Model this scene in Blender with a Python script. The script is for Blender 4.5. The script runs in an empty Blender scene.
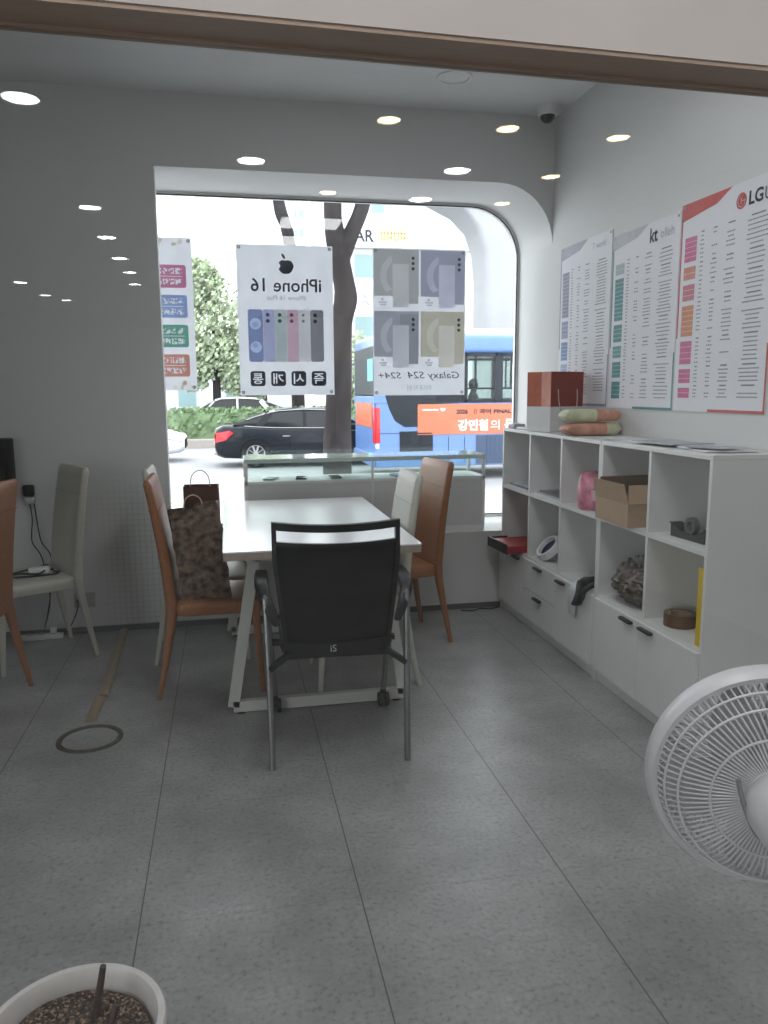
import bpy, bmesh, math, random
from math import sin, cos, pi, radians, sqrt, atan2
from mathutils import Vector, Matrix

S = bpy.context.scene
COL = S.collection

# ------------------------------------------------------------------ camera
YAW, PITCH, ROLL, CAM_Z = radians(11.4), radians(8.95), radians(0.36), 1.45
_f = Vector((sin(YAW)*cos(PITCH), cos(YAW)*cos(PITCH), -sin(PITCH)))
_r0 = Vector((cos(YAW), -sin(YAW), 0)); _u0 = _r0.cross(_f)
_r = _r0*cos(ROLL) - _u0*sin(ROLL); _u = _u0*cos(ROLL) + _r0*sin(ROLL)
cam_d = bpy.data.cameras.new('camera')
cam_d.sensor_fit = 'VERTICAL'; cam_d.sensor_height = 24.0; cam_d.sensor_width = 18.0
cam_d.lens = 775.0/1024.0*24.0
cam_d.clip_start = 0.02; cam_d.clip_end = 400
cam = bpy.data.objects.new('camera', cam_d); COL.objects.link(cam)
cam.matrix_world = Matrix(((_r.x, _u.x, -_f.x, 0), (_r.y, _u.y, -_f.y, 0), (_r.z, _u.z, -_f.z, CAM_Z), (0, 0, 0, 1)))
S.camera = cam

# ------------------------------------------------------------------ world and exposure
SKY = 5.0
W = bpy.data.worlds.new('overcast'); S.world = W; W.use_nodes = True
wn = W.node_tree.nodes; wl = W.node_tree.links
wn['Background'].inputs[0].default_value = (0.93, 0.965, 1.0, 1)
wn['Background'].inputs[1].default_value = SKY
S.view_settings.view_transform = 'Standard'; S.view_settings.look = 'None'
S.view_settings.exposure = 0.0; S.view_settings.gamma = 1.0
S.view_settings.use_curve_mapping = False
cy = S.cycles
cy.use_denoising = True
cy.max_bounces = 10; cy.diffuse_bounces = 6; cy.glossy_bounces = 4; cy.transparent_max_bounces = 32
cy.caustics_reflective = False; cy.caustics_refractive = False
cy.sample_clamp_indirect = 6.0
COOL_POWER, WARM_POWER, FILL_POWER = 40.0, 34.0, 10.0     # radiance of the lamps' diffusers; the last is for added fill panels
# window daylight portal (lets Cycles sample the sky through the opening)
pl = bpy.data.lights.new('window_portal', 'AREA'); pl.shape = 'RECTANGLE'; pl.size = 3.0; pl.size_y = 2.3
pl.cycles.is_portal = True
po = bpy.data.objects.new('window_portal', pl); COL.objects.link(po)
po.location = (0.65, 5.50, 1.62); po.rotation_euler = (radians(-90), 0, 0)
pl2 = bpy.data.lights.new('fill_window_portal', 'AREA'); pl2.shape = 'RECTANGLE'; pl2.size = 2.35; pl2.size_y = 4.5  # sky sampling through the window added to the hall for fill
pl2.cycles.is_portal = True
po2 = bpy.data.objects.new('fill_window_portal', pl2); COL.objects.link(po2)
po2.location = (-4.19, -2.75, 1.425); po2.rotation_euler = (0, radians(-90), 0)

# ------------------------------------------------------------------ materials
def _new(name):
    m = bpy.data.materials.new(name); m.use_nodes = True
    nt = m.node_tree
    return m, nt, nt.nodes['Principled BSDF']
def mat(name, c, rough=0.5, metal=0.0, var=0.06, scale=30.0, bump=0.0, spec=0.5, detail=3.0, stretch=None):
    m, nt, b = _new(name)
    tc = nt.nodes.new('ShaderNodeTexCoord'); nz = nt.nodes.new('ShaderNodeTexNoise')
    nz.inputs['Scale'].default_value = scale; nz.inputs['Detail'].default_value = detail
    src = tc.outputs['Object']
    if stretch:
        mp = nt.nodes.new('ShaderNodeMapping'); mp.inputs['Scale'].default_value = stretch
        nt.links.new(src, mp.inputs['Vector']); src = mp.outputs['Vector']
    nt.links.new(src, nz.inputs['Vector'])
    rp = nt.nodes.new('ShaderNodeValToRGB')
    rp.color_ramp.elements[0].position = 0.3; rp.color_ramp.elements[1].position = 0.7
    rp.color_ramp.elements[0].color = tuple(max(0, x*(1-var)) for x in c) + (1,)
    rp.color_ramp.elements[1].color = tuple(min(1, x*(1+var)) for x in c) + (1,)
    nt.links.new(nz.outputs['Fac'], rp.inputs['Fac']); nt.links.new(rp.outputs['Color'], b.inputs['Base Color'])
    b.inputs['Roughness'].default_value = rough; b.inputs['Metallic'].default_value = metal
    b.inputs['Specular IOR Level'].default_value = spec
    if bump:
        bp = nt.nodes.new('ShaderNodeBump'); bp.inputs['Strength'].default_value = bump; bp.inputs['Distance'].default_value = 0.01
        nt.links.new(nz.outputs['Fac'], bp.inputs['Height']); nt.links.new(bp.outputs['Normal'], b.inputs['Normal'])
    return m
def emit(name, c, s):
    m, nt, b = _new(name)
    b.inputs['Base Color'].default_value = (0.8, 0.8, 0.8, 1)
    b.inputs['Emission Color'].default_value = c + (1,); b.inputs['Emission Strength'].default_value = s
    return m
def glass(name, tint=(0.97, 0.985, 0.98), f0=0.04, rough=0.0, gain=1.0):
    m = bpy.data.materials.new(name); m.use_nodes = True
    nt = m.node_tree; nt.nodes.clear()
    out = nt.nodes.new('ShaderNodeOutputMaterial'); mix = nt.nodes.new('ShaderNodeMixShader')
    tr = nt.nodes.new('ShaderNodeBsdfTransparent'); gl = nt.nodes.new('ShaderNodeBsdfGlossy')
    tr.inputs['Color'].default_value = tint + (1,); gl.inputs['Roughness'].default_value = rough
    gl.inputs['Color'].default_value = (gain, gain, gain, 1)
    lw = nt.nodes.new('ShaderNodeLayerWeight'); lw.inputs['Blend'].default_value = 0.5
    pw = nt.nodes.new('ShaderNodeMath'); pw.operation = 'POWER'; pw.inputs[1].default_value = 5
    ma = nt.nodes.new('ShaderNodeMath'); ma.operation = 'MULTIPLY_ADD'; ma.inputs[1].default_value = 1-f0; ma.inputs[2].default_value = f0
    nt.links.new(lw.outputs['Facing'], pw.inputs[0]); nt.links.new(pw.outputs[0], ma.inputs[0])
    nt.links.new(ma.outputs[0], mix.inputs['Fac']); nt.links.new(tr.outputs[0], mix.inputs[1]); nt.links.new(gl.outputs[0], mix.inputs[2])
    nt.links.new(mix.outputs[0], out.inputs['Surface'])
    return m
def translucent(name, c, share=0.6, rough=0.6):
    # thin printed film: part of the light goes through it diffusely
    m = mat(name, c, rough, var=0.03, scale=10); nt = m.node_tree; b = nt.nodes['Principled BSDF']
    out = nt.nodes['Material Output']; tr = nt.nodes.new('ShaderNodeBsdfTranslucent'); mx = nt.nodes.new('ShaderNodeMixShader')
    src = b.inputs['Base Color'].links[0].from_socket
    nt.links.new(src, tr.inputs['Color']); mx.inputs['Fac'].default_value = share
    nt.links.new(b.outputs[0], mx.inputs[1]); nt.links.new(tr.outputs[0], mx.inputs[2]); nt.links.new(mx.outputs[0], out.inputs['Surface'])
    return m
def notice(name, c, yc):
    # coloured print with two rows of small white characters left out of the ink
    m = translucent(name, c, 0.62); nt = m.node_tree; N = nt.nodes.new; L = nt.links.new
    b = nt.nodes['Principled BSDF']; src = b.inputs['Base Color'].links[0].from_socket
    tc = N('ShaderNodeTexCoord'); sx = N('ShaderNodeSeparateXYZ'); L(tc.outputs['Object'], sx.inputs[0])
    def op(o, a, v=None, w=None):
        n = N('ShaderNodeMath'); n.operation = o
        for i, q in enumerate((a, v, w)):
            if q is None: continue
            if isinstance(q, (int, float)): n.inputs[i].default_value = q
            else: L(q, n.inputs[i])
        return n.outputs[0]
    dy = op('ABSOLUTE', op('SUBTRACT', sx.outputs['Y'], yc))
    row = op('COMPARE', dy, 0.034, 0.019); inx = op('COMPARE', sx.outputs['X'], 0.018, 0.225)
    gap = op('LESS_THAN', op('FRACT', op('DIVIDE', sx.outputs['X'], 0.040)), 0.84)
    nz = N('ShaderNodeTexNoise'); nz.inputs['Scale'].default_value = 75; nz.inputs['Detail'].default_value = 0; L(tc.outputs['Object'], nz.inputs['Vector'])
    ink = op('GREATER_THAN', nz.outputs['Fac'], 0.46)
    k = op('MULTIPLY', op('MULTIPLY', row, inx), op('MULTIPLY', gap, ink))
    k = op('MAXIMUM', k, op('MULTIPLY', op('LESS_THAN', dy, 0.0022), inx))
    mx = N('ShaderNodeMixRGB'); L(k, mx.inputs['Fac']); L(src, mx.inputs[1]); mx.inputs[2].default_value = (0.93, 0.93, 0.94, 1)
    L(mx.outputs[0], b.inputs['Base Color'])
    for n in nt.nodes:
        if n.type == 'BSDF_TRANSLUCENT': L(mx.outputs[0], n.inputs['Color'])
    return m
def mesh_fabric(name, c, opacity):
    # see-through woven net: the share of the surface the threads cover is solid
    m, nt, b = _new(name)
    b.inputs['Base Color'].default_value = c + (1,); b.inputs['Roughness'].default_value = 0.8
    b.inputs['Alpha'].default_value = opacity
    return m

M = {}
M['wall'] = mat('wall_paint', (0.62, 0.625, 0.62), 0.55, var=0.02, scale=3)
M['ceiling'] = mat('ceiling_paint', (0.66, 0.67, 0.67), 0.7, var=0.02, scale=3)
M['beige'] = mat('beige_render', (0.60, 0.535, 0.50), 0.7, var=0.03, scale=8)
M['bronze'] = mat('bronze_aluminium', (0.40, 0.29, 0.22), 0.5, 0.1, var=0.08, scale=20, stretch=(1, 30, 30))
M['white_alu'] = mat('white_coated_metal', (0.72, 0.73, 0.72), 0.35, var=0.02)
M['grey_alu'] = mat('grey_metal', (0.45, 0.46, 0.46), 0.4, 0.3, var=0.03)
M['front_glass'] = glass('front_glass', (0.985, 0.99, 0.985), 0.042)
M['pane'] = glass('window_glass', (0.985, 0.99, 0.99), 0.035)
M['case_glass'] = glass('case_glass', (0.93, 0.965, 0.95), 0.04)
M['bus_glass'] = glass('bus_glass', (0.84, 0.90, 0.88), 0.012)
M['case_top'] = mat('case_top_glass', (0.50, 0.60, 0.57), 0.08, var=0.05)
M['laminate'] = mat('white_laminate', (0.66, 0.665, 0.655), 0.38, var=0.02, scale=12)
M['table_top'] = mat('white_table_laminate', (0.90, 0.90, 0.92), 0.2, var=0.01)
M['table_edge'] = mat('table_edge_board', (0.40, 0.33, 0.28), 0.5, var=0.08)
M['white_steel'] = mat('white_steel', (0.62, 0.62, 0.59), 0.4, var=0.02)
M['tan_leather'] = mat('tan_leather', (0.285, 0.118, 0.050), 0.42, var=0.14, scale=60, bump=0.05)
M['ivory_leather'] = mat('ivory_leather', (0.50, 0.49, 0.43), 0.45, var=0.06, scale=60, bump=0.05)
M['seam'] = mat('seam_thread', (0.24, 0.10, 0.045), 0.7)
M['ivory_seam'] = mat('ivory_seam_thread', (0.38, 0.37, 0.33), 0.7)
M['black_plastic'] = mat('black_plastic', (0.011, 0.011, 0.012), 0.5)
M['black_mesh'] = mesh_fabric('black_mesh_fabric', (0.012, 0.011, 0.011), 0.94)
M['chrome'] = mat('satin_steel', (0.22, 0.22, 0.22), 0.35, 0.7, var=0.04)
M['mark'] = mat('silver_print', (0.55, 0.55, 0.56), 0.4)
M['handle'] = mat('black_handle', (0.02, 0.02, 0.02), 0.4)
M['paper'] = mat('printed_paper', (0.68, 0.70, 0.72), 0.55, var=0.03, scale=15)
M['paper_grey'] = mat('grey_brochure', (0.36, 0.39, 0.42), 0.4, var=0.25, scale=9)
M['dark_paper'] = mat('dark_magazine', (0.12, 0.11, 0.13), 0.4, var=0.5, scale=14)
M['film'] = translucent('poster_film', (0.76, 0.77, 0.80), 0.60)
M['chart_film'] = mat('chart_film', (0.70, 0.71, 0.75), 0.5, var=0.01)
M['ink'] = translucent('charcoal_ink', (0.06, 0.065, 0.085), 0.5)
M['ink_soft'] = translucent('soft_grey_ink', (0.50, 0.51, 0.55), 0.6)
M['white_ink'] = translucent('white_ink', (0.85, 0.85, 0.87), 0.6)
M['kraft'] = mat('kraft_card', (0.36, 0.25, 0.155), 0.75, var=0.08, scale=40)
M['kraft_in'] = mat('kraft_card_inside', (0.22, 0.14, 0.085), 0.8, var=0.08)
M['fan_white'] = mat('fan_white_plastic', (0.66, 0.65, 0.665), 0.35, var=0.02)
M['fan_blade'] = mat('fan_blade_plastic', (0.42, 0.42, 0.43), 0.3, var=0.03)
M['pot'] = mat('white_pot_plastic', (0.60, 0.565, 0.545), 0.4, var=0.04)
M['stem'] = mat('dry_brown_stem', (0.055, 0.03, 0.025), 0.7, var=0.3, scale=50, bump=0.3)
M['raceway'] = mat('tan_vinyl', (0.30, 0.235, 0.165), 0.5, var=0.1)
M['brass_ring'] = mat('dark_brass', (0.09, 0.075, 0.055), 0.45, 0.4, var=0.2)
M['cool_lamp'] = emit('cool_white_lamp', (0.93, 0.97, 1.0), COOL_POWER)
M['warm_lamp'] = emit('warm_white_lamp', (1.0, 0.74, 0.42), WARM_POWER)
M['panel_fill'] = emit('panel_fill', (0.96, 0.98, 1.0), FILL_POWER)  # glow of the added ceiling fill panels
M['opal'] = mat('opal_diffuser_off', (0.7, 0.71, 0.7), 0.4)

# floor: speckled grey vinyl tiles with thin joints
def floor_mat():
    m, nt, b = _new('speckled_grey_tile')
    N = nt.nodes.new; L = nt.links.new
    tc = N('ShaderNodeTexCoord')
    vo = N('ShaderNodeTexNoise'); vo.inputs['Scale'].default_value = 64; vo.inputs['Detail'].default_value = 5; vo.inputs['Roughness'].default_value = 0.65
    mp = N('ShaderNodeMapping'); mp.inputs['Scale'].default_value = (1, 1.0, 1)
    L(tc.outputs['Object'], mp.inputs['Vector']); L(mp.outputs['Vector'], vo.inputs['Vector'])
    r1 = N('ShaderNodeValToRGB'); cr = r1.color_ramp
    cr.elements[0].position = 0.34; cr.elements[0].color = (0.19, 0.193, 0.191, 1)
    cr.elements[1].position = 0.45; cr.elements[1].color = (0.29, 0.293, 0.29, 1)
    e = cr.elements.new(0.62); e.color = (0.325, 0.328, 0.323, 1)
    e = cr.elements.new(0.75); e.color = (0.39, 0.392, 0.385, 1)
    L(vo.outputs['Fac'], r1.inputs['Fac'])
    big = N('ShaderNodeTexNoise'); big.inputs['Scale'].default_value = 2.3; big.inputs['Detail'].default_value = 8; big.inputs['Roughness'].default_value = 0.62
    L(tc.outputs['Object'], big.inputs['Vector'])
    mr = N('ShaderNodeMapRange'); mr.inputs['From Min'].default_value = 0.3; mr.inputs['From Max'].default_value = 0.7
    mr.inputs['To Min'].default_value = 0.66; mr.inputs['To Max'].default_value = 1.16
    L(big.outputs['Fac'], mr.inputs['Value'])
    mul = N('ShaderNodeMixRGB'); mul.blend_type = 'MULTIPLY'; mul.inputs['Fac'].default_value = 1
    L(r1.outputs['Color'], mul.inputs[1]); L(mr.outputs['Result'], mul.inputs[2])
    sx = N('ShaderNodeSeparateXYZ'); L(tc.outputs['Object'], sx.inputs[0])
    def joint(sock, off):
        a = N('ShaderNodeMath'); a.operation = 'ADD'; a.inputs[1].default_value = off; L(sock, a.inputs[0])
        d = N('ShaderNodeMath'); d.operation = 'DIVIDE'; d.inputs[1].default_value = 0.617; L(a.outputs[0], d.inputs[0])
        fr = N('ShaderNodeMath'); fr.operation = 'FRACT'; L(d.outputs[0], fr.inputs[0])
        c = N('ShaderNodeMath'); c.operation = 'COMPARE'; c.inputs[1].default_value = 0.5; c.inputs[2].default_value = 0.0030; L(fr.outputs[0], c.inputs[0])
        return c
    jx = joint(sx.outputs['X'], 0.285+0.3085+0.617*20); jy = joint(sx.outputs['Y'], -2.02+0.3085+0.617*40)
    jh = N('ShaderNodeMath'); jh.operation = 'MULTIPLY'; jh.inputs[1].default_value = 0.2; L(jy.outputs[0], jh.inputs[0])
    mx = N('ShaderNodeMath'); mx.operation = 'MAXIMUM'; L(jx.outputs[0], mx.inputs[0]); L(jh.outputs[0], mx.inputs[1])
    mj = N('ShaderNodeMixRGB'); L(mx.outputs[0], mj.inputs['Fac']); L(mul.outputs[0], mj.inputs[1]); mj.inputs[2].default_value = (0.07, 0.07, 0.07, 1)
    L(mj.outputs[0], b.inputs['Base Color'])
    b.inputs['Roughness'].default_value = 0.34; b.inputs['Specular IOR Level'].default_value = 0.5
    return m
M['floor'] = floor_mat()

def wall_reflection_mat():
    # white wall with a grid-shaped reflection painted into its lower left colour
    m, nt, b = _new('wall_with_painted_reflection')
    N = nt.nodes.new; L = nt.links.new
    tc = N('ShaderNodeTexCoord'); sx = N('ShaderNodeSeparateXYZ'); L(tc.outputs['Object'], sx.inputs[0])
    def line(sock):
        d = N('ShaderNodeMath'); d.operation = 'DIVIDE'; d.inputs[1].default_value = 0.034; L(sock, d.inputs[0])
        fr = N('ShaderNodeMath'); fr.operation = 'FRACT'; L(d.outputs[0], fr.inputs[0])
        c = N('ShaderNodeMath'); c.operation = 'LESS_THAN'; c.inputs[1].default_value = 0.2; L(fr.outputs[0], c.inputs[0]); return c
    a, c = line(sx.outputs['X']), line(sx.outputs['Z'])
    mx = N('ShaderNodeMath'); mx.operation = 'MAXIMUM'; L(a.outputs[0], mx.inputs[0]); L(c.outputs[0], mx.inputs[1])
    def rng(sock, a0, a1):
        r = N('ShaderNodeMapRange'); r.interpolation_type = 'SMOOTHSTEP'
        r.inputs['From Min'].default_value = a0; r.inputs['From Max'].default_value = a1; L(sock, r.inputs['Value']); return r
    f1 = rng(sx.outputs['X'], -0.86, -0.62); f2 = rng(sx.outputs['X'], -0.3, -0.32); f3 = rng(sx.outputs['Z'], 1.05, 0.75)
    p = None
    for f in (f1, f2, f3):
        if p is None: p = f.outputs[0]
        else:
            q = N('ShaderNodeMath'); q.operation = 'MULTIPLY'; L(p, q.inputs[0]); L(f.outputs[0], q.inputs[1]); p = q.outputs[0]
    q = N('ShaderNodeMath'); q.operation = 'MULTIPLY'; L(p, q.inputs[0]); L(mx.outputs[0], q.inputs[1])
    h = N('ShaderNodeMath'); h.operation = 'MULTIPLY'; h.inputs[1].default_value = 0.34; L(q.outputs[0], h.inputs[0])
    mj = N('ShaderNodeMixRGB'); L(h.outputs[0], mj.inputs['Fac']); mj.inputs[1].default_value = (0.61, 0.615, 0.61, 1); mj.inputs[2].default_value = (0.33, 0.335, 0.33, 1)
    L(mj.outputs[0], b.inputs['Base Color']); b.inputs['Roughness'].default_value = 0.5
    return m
M['wall_reflection'] = wall_reflection_mat()

# ------------------------------------------------------------------ mesh helpers
BM = bmesh.new
def box(bm, x0, x1, y0, y1, z0, z1, bev=0.0, seg=2, m=None):
    r = bmesh.ops.create_cube(bm, size=1.0)
    vs = r['verts']
    for v in vs:
        v.co = Vector(((x0+x1)/2 + v.co.x*(x1-x0), (y0+y1)/2 + v.co.y*(y1-y0), (z0+z1)/2 + v.co.z*(z1-z0)))
    if bev:
        es = list({e for v in vs for e in v.link_edges})
        r2 = bmesh.ops.bevel(bm, geom=es, offset=bev, segments=seg, affect='EDGES', profile=0.5)
        vs = list({v for f in r2['faces'] for v in f.verts} | {v for v in vs if v.is_valid})
    if m is not None:
        for v in vs: v.co = m @ v.co
    return vs
def ring_loft(bm, rings, cap=True, closed=False):
    vr = [[bm.verts.new(p) for p in r] for r in rings]
    n = len(vr[0]); k = len(vr)
    for i in range(k if closed else k-1):
        a, b = vr[i], vr[(i+1) % k]
        for j in range(n):
            bm.faces.new((a[j], a[(j+1) % n], b[(j+1) % n], b[j]))
    if cap and not closed:
        bm.faces.new(list(reversed(vr[0]))); bm.faces.new(vr[-1])
def tube(bm, pts, r, seg=8, closed=False, cap=True, flat=1.0):
    pts = [Vector(p) for p in pts]; n = len(pts)
    rs = r if isinstance(r, (list, tuple)) else [r]*n
    rings = []; prev = None
    for i, p in enumerate(pts):
        if closed: t = pts[(i+1) % n] - pts[i-1]
        else: t = pts[min(i+1, n-1)] - pts[max(i-1, 0)]
        t.normalize()
        if prev is None:
            a = Vector((0, 0, 1)) if abs(t.z) < 0.9 else Vector((1, 0, 0))
            u = t.cross(a).normalized()
        else:
            u = (prev - t*prev.dot(t)).normalized()
        prev = u; w = t.cross(u)
        rings.append([p + (u*cos(2*pi*j/seg) + w*sin(2*pi*j/seg)*flat)*rs[i] for j in range(seg)])
    ring_loft(bm, rings, cap, closed)
def bar(bm, a, b, w, h=None, up=(0, 0, 1), w2=None, h2=None):
    # rectangular bar from a to b
    a, b = Vector(a), Vector(b); h = h or w; w2 = w2 or w; h2 = h2 or h
    t = (b-a).normalized(); up = Vector(up)
    if abs(t.dot(up)) > 0.95: up = Vector((0, 1, 0))
    s = t.cross(up).normalized(); u = s.cross(t)
    R = []
    for p, ww, hh in ((a, w, h), (b, w2, h2)):
        R.append([p + s*ww/2*i + u*hh/2*j for i, j in ((-1, -1), (1, -1), (1, 1), (-1, 1))])
    ring_loft(bm, R)
def lathe(bm, prof, seg=32, m=None, cap=False):
    m = m or Matrix.Identity(4)
    rings = [[m @ Vector((r*cos(2*pi*j/seg), r*sin(2*pi*j/seg), z)) for j in range(seg)] for r, z in prof]
    ring_loft(bm, rings, cap)
def prism(bm, poly, d0, d1, m=None, axes='xy'):
    # extrude a 2D polygon between two depths of its third axis
    m = m or Matrix.Identity(4)
    def P(p, d):
        if axes == 'xy': v = Vector((p[0], p[1], d))
        elif axes == 'xz': v = Vector((p[0], d, p[1]))
        else: v = Vector((d, p[0], p[1]))
        return m @ v
    a = [bm.verts.new(P(p, d0)) for p in poly]; b = [bm.verts.new(P(p, d1)) for p in poly]
    n = len(poly)
    bm.faces.new(a); bm.faces.new(list(reversed(b)))
    for i in range(n): bm.faces.new((a[i], b[i], b[(i+1) % n], a[(i+1) % n]))
def rrect(w, h, r, n=5, cx=0, cy_=0):
    P = []
    for sx, sy, a0 in ((1, 1, 0), (-1, 1, 90), (-1, -1, 180), (1, -1, 270)):
        for k in range(n+1):
            a = radians(a0 + 90*k/n)
            P.append((cx + sx*(w/2-r) + r*cos(a), cy_ + sy*(h/2-r) + r*sin(a)))
    return P
def circ(r, n=20, cx=0, cy_=0): return [(cx + r*cos(2*pi*k/n), cy_ + r*sin(2*pi*k/n)) for k in range(n)]

def obj(name, bm, m, parent=None, smooth=35, loc=None, rotz=None):
    bmesh.ops.recalc_face_normals(bm, faces=bm.faces[:])
    me = bpy.data.meshes.new(name); bm.to_mesh(me); bm.free()
    for mm in (m if isinstance(m, (list, tuple)) else [m]): me.materials.append(M[mm] if isinstance(mm, str) else mm)
    if smooth:
        for p in me.polygons: p.use_smooth = True
        me.set_sharp_from_angle(angle=radians(smooth))
    o = bpy.data.objects.new(name, me); COL.objects.link(o)
    if parent: o.parent = parent
    if loc: o.location = loc
    if rotz is not None: o.rotation_euler = (0, 0, rotz)
    return o
def tag(o, label, cat, group=None, kind=None):
    o['label'] = label; o['category'] = cat
    if group: o['group'] = group
    if kind: o['kind'] = kind
    return o
def thing(name, label, cat, loc=(0, 0, 0), rotz=0, group=None):
    o = bpy.data.objects.new(name, None); COL.objects.link(o); o.empty_display_size = 0.1
    o.location = loc; o.rotation_euler = (0, 0, rotz)
    return tag(o, label, cat, group)
def struct(name, bm, m, parent=None, smooth=35):
    o = obj(name, bm, m, parent, smooth)
    if not parent: o['kind'] = 'structure'
    return o
def dup(root, loc, rotz, label, group=None, mats=None):
    def cp(o, par):
        c = o.copy(); COL.objects.link(c)
        if par: c.parent = par
        if mats and c.type == 'MESH':
            c.data = o.data.copy()
            for i, mm in enumerate(c.data.materials):
                if mm.name in mats: c.data.materials[i] = mats[mm.name]
        for ch in o.children: cp(ch, c)
        return c
    r = cp(root, None); r.location = loc; r.rotation_euler = (0, 0, rotz); r['label'] = label
    if group: r['group'] = group
    return r

def text_mesh(body, w=None, h=None, mirrored=False, shear=0.0, bold=0.0, cx=0, cy_=0, z=0.0, thick=0.0008):
    cu = bpy.data.curves.new('lettering', 'FONT'); cu.body = body; cu.size = 1.0; cu.align_x = 'CENTER'
    cu.shear = shear; cu.offset = bold; cu.resolution_u = 3; cu.extrude = 0
    o = bpy.data.objects.new('lettering', cu); COL.objects.link(o)
    dg = bpy.context.evaluated_depsgraph_get(); dg.update()
    me = bpy.data.meshes.new_from_object(o.evaluated_get(dg))
    bpy.data.objects.remove(o); bpy.data.curves.remove(cu)
    if not me.vertices: return me
    xs = [v.co.x for v in me.vertices]; ys = [v.co.y for v in me.vertices]
    x0, x1, y0, y1 = min(xs), max(xs), min(ys), max(ys)
    if w and h: sx, sy = w/(x1-x0), h/(y1-y0)
    elif w: sx = sy = w/(x1-x0)
    else: sx = sy = h/(y1-y0)
    for v in me.vertices:
        x = (v.co.x-(x0+x1)/2)*sx; y = (v.co.y-(y0+y1)/2)*sy
        if mirrored: x = -x
        v.co = Vector((cx+x, cy_+y, z))
    return me
def text(name, parent, m, body, **k):
    me = text_mesh(body, **k); me.materials.append(M[m] if isinstance(m, str) else m)
    bm = bmesh.new(); bm.from_mesh(me)
    for f in bm.faces:
        f.normal_update()
        if f.normal.z < 0: f.normal_flip()
    bm.to_mesh(me); bm.free()
    o = bpy.data.objects.new(name, me); COL.objects.link(o); o.parent = parent
    return o
def cutflat(name, parent, m, outer, holes, z, boundary=None):
    # flat print with openings where lighter prints or the bare sheet show
    bm = BM(); es = []
    for P in [outer] + holes:
        vs = [bm.verts.new((p[0], p[1], z)) for p in P]
        for i in range(len(vs)): es.append(bm.edges.new((vs[i], vs[(i+1) % len(vs)])))
    for me in boundary or []:
        idx = {}; from_b = bmesh.new(); from_b.from_mesh(me); bmesh.ops.remove_doubles(from_b, verts=from_b.verts[:], dist=1e-5)
        for e in from_b.edges:
            if len(e.link_faces) == 1:
                for v in e.verts:
                    if v.index not in idx: idx[v.index] = bm.verts.new((v.co.x, v.co.y, z))
                es.append(bm.edges.new([idx[v.index] for v in e.verts]))
        from_b.free()
    bmesh.ops.triangle_fill(bm, use_beauty=True, use_dissolve=False, edges=es, normal=(0, 0, 1))
    return obj(name, bm, m, parent, smooth=0)
def quad(bm, x0, x1, y0, y1, z): bm.faces.new([bm.verts.new((x, y, z)) for x, y in ((x0, y0), (x1, y0), (x1, y1), (x0, y1))])
def flat(name, parent, m, poly, z0, z1):
    bm = BM(); bm.faces.new([bm.verts.new((p[0], p[1], z1)) for p in poly]); return obj(name, bm, m, parent, smooth=0)

RNG = random.Random(7)

# ------------------------------------------------------------------ the room's shell
XR, YW, YO, ZC = 2.08, 4.83, 5.44, 3.12
GA = radians(1.36)                                   # the front glass stands turned by this much
def gl(x, d=0.0): return 0.93 + math.tan(GA)*x + d   # y of the front glass at x

bm = BM(); box(bm, -4.2, 3.3, -12.2, YO, -0.12, 0.0)
fl = struct('floor', bm, 'floor', smooth=0)
bm = BM(); box(bm, -4.2, XR+0.12, 0.98, YO, ZC, ZC+0.12); struct('ceiling', bm, 'ceiling', smooth=0)
# window wall, opening with a rounded upper corner
def opening(xl, xr, zt, zb, r, n=10):
    P = [(-4.2, 0), (-4.2, ZC), (xr, ZC)]
    P += [(xr - r + r*cos(a), zt - r + r*sin(a)) for a in [pi/2*k/n for k in range(n+1)]]
    P += [(xl, zt), (xl, zb), (xr, zb), (xr, 0)]
    return P
bm = BM(); prism(bm, opening(-0.352, XR, 2.718, 0.52, 0.36), YW, YW+0.10, axes='xz')
prism(bm, opening(-0.90, XR, 2.718, 0.52, 0.36), YW+0.10, YO, axes='xz')
struct('wall_back', bm, 'wall_reflection', smooth=30)
bm = BM(); box(bm, XR, XR+0.12, 0.95, YO, 0, ZC); struct('wall_right', bm, 'wall', smooth=0)
bm = BM(); box(bm, -4.2, -4.05, 0.9, YW, 0, ZC); struct('wall_left', bm, 'wall', smooth=0)
bm = BM(); box(bm, -4.05, 1.77, YW-0.008, YW, 0, 0.035); struct('baseboard_back', bm, mat('dark_skirting', (0.10, 0.10, 0.10), 0.5), smooth=0)
# window frame and pane in the recess
def rr_loop(x0, x1, z0, z1, r, n=10):
    P = [(x1 - r + r*cos(a), z1 - r + r*sin(a)) for a in [pi/2*k/n for k in range(n+1)]]
    return P + [(x0, z1), (x0, z0), (x1, z0)]
bm = BM(); prism(bm, rr_loop(-0.884, 2.068, 0.536, 2.704, 0.348), 5.425, 5.433, axes='xz')
win = struct('window_1', bm, 'pane', smooth=0)
bm = BM()
lo, li = rr_loop(-0.90, XR, 0.52, 2.718, 0.36), rr_loop(-0.88, XR-0.016, 0.54, 2.700, 0.345)
ring_loft(bm, [[Vector((p[0], y, p[1])) for p in L_] for L_, y in ((lo, 5.40), (li, 5.40), (li, 5.45), (lo, 5.45))], closed=True)
struct('window_frame', bm, 'white_alu', win, smooth=30)
go, gi = rr_loop(-0.8815, XR-0.0145, 0.5385, 2.7015, 0.346), rr_loop(-0.875, XR-0.021, 0.545, 2.695, 0.340)
bm = BM(); ring_loft(bm, [[Vector((p[0], y, p[1])) for p in L_] for L_, y in ((go, 5.396), (gi, 5.396), (gi, 5.404), (go, 5.404))], closed=True)
struct('window_gasket', bm, 'black_plastic', win, smooth=30)
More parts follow.
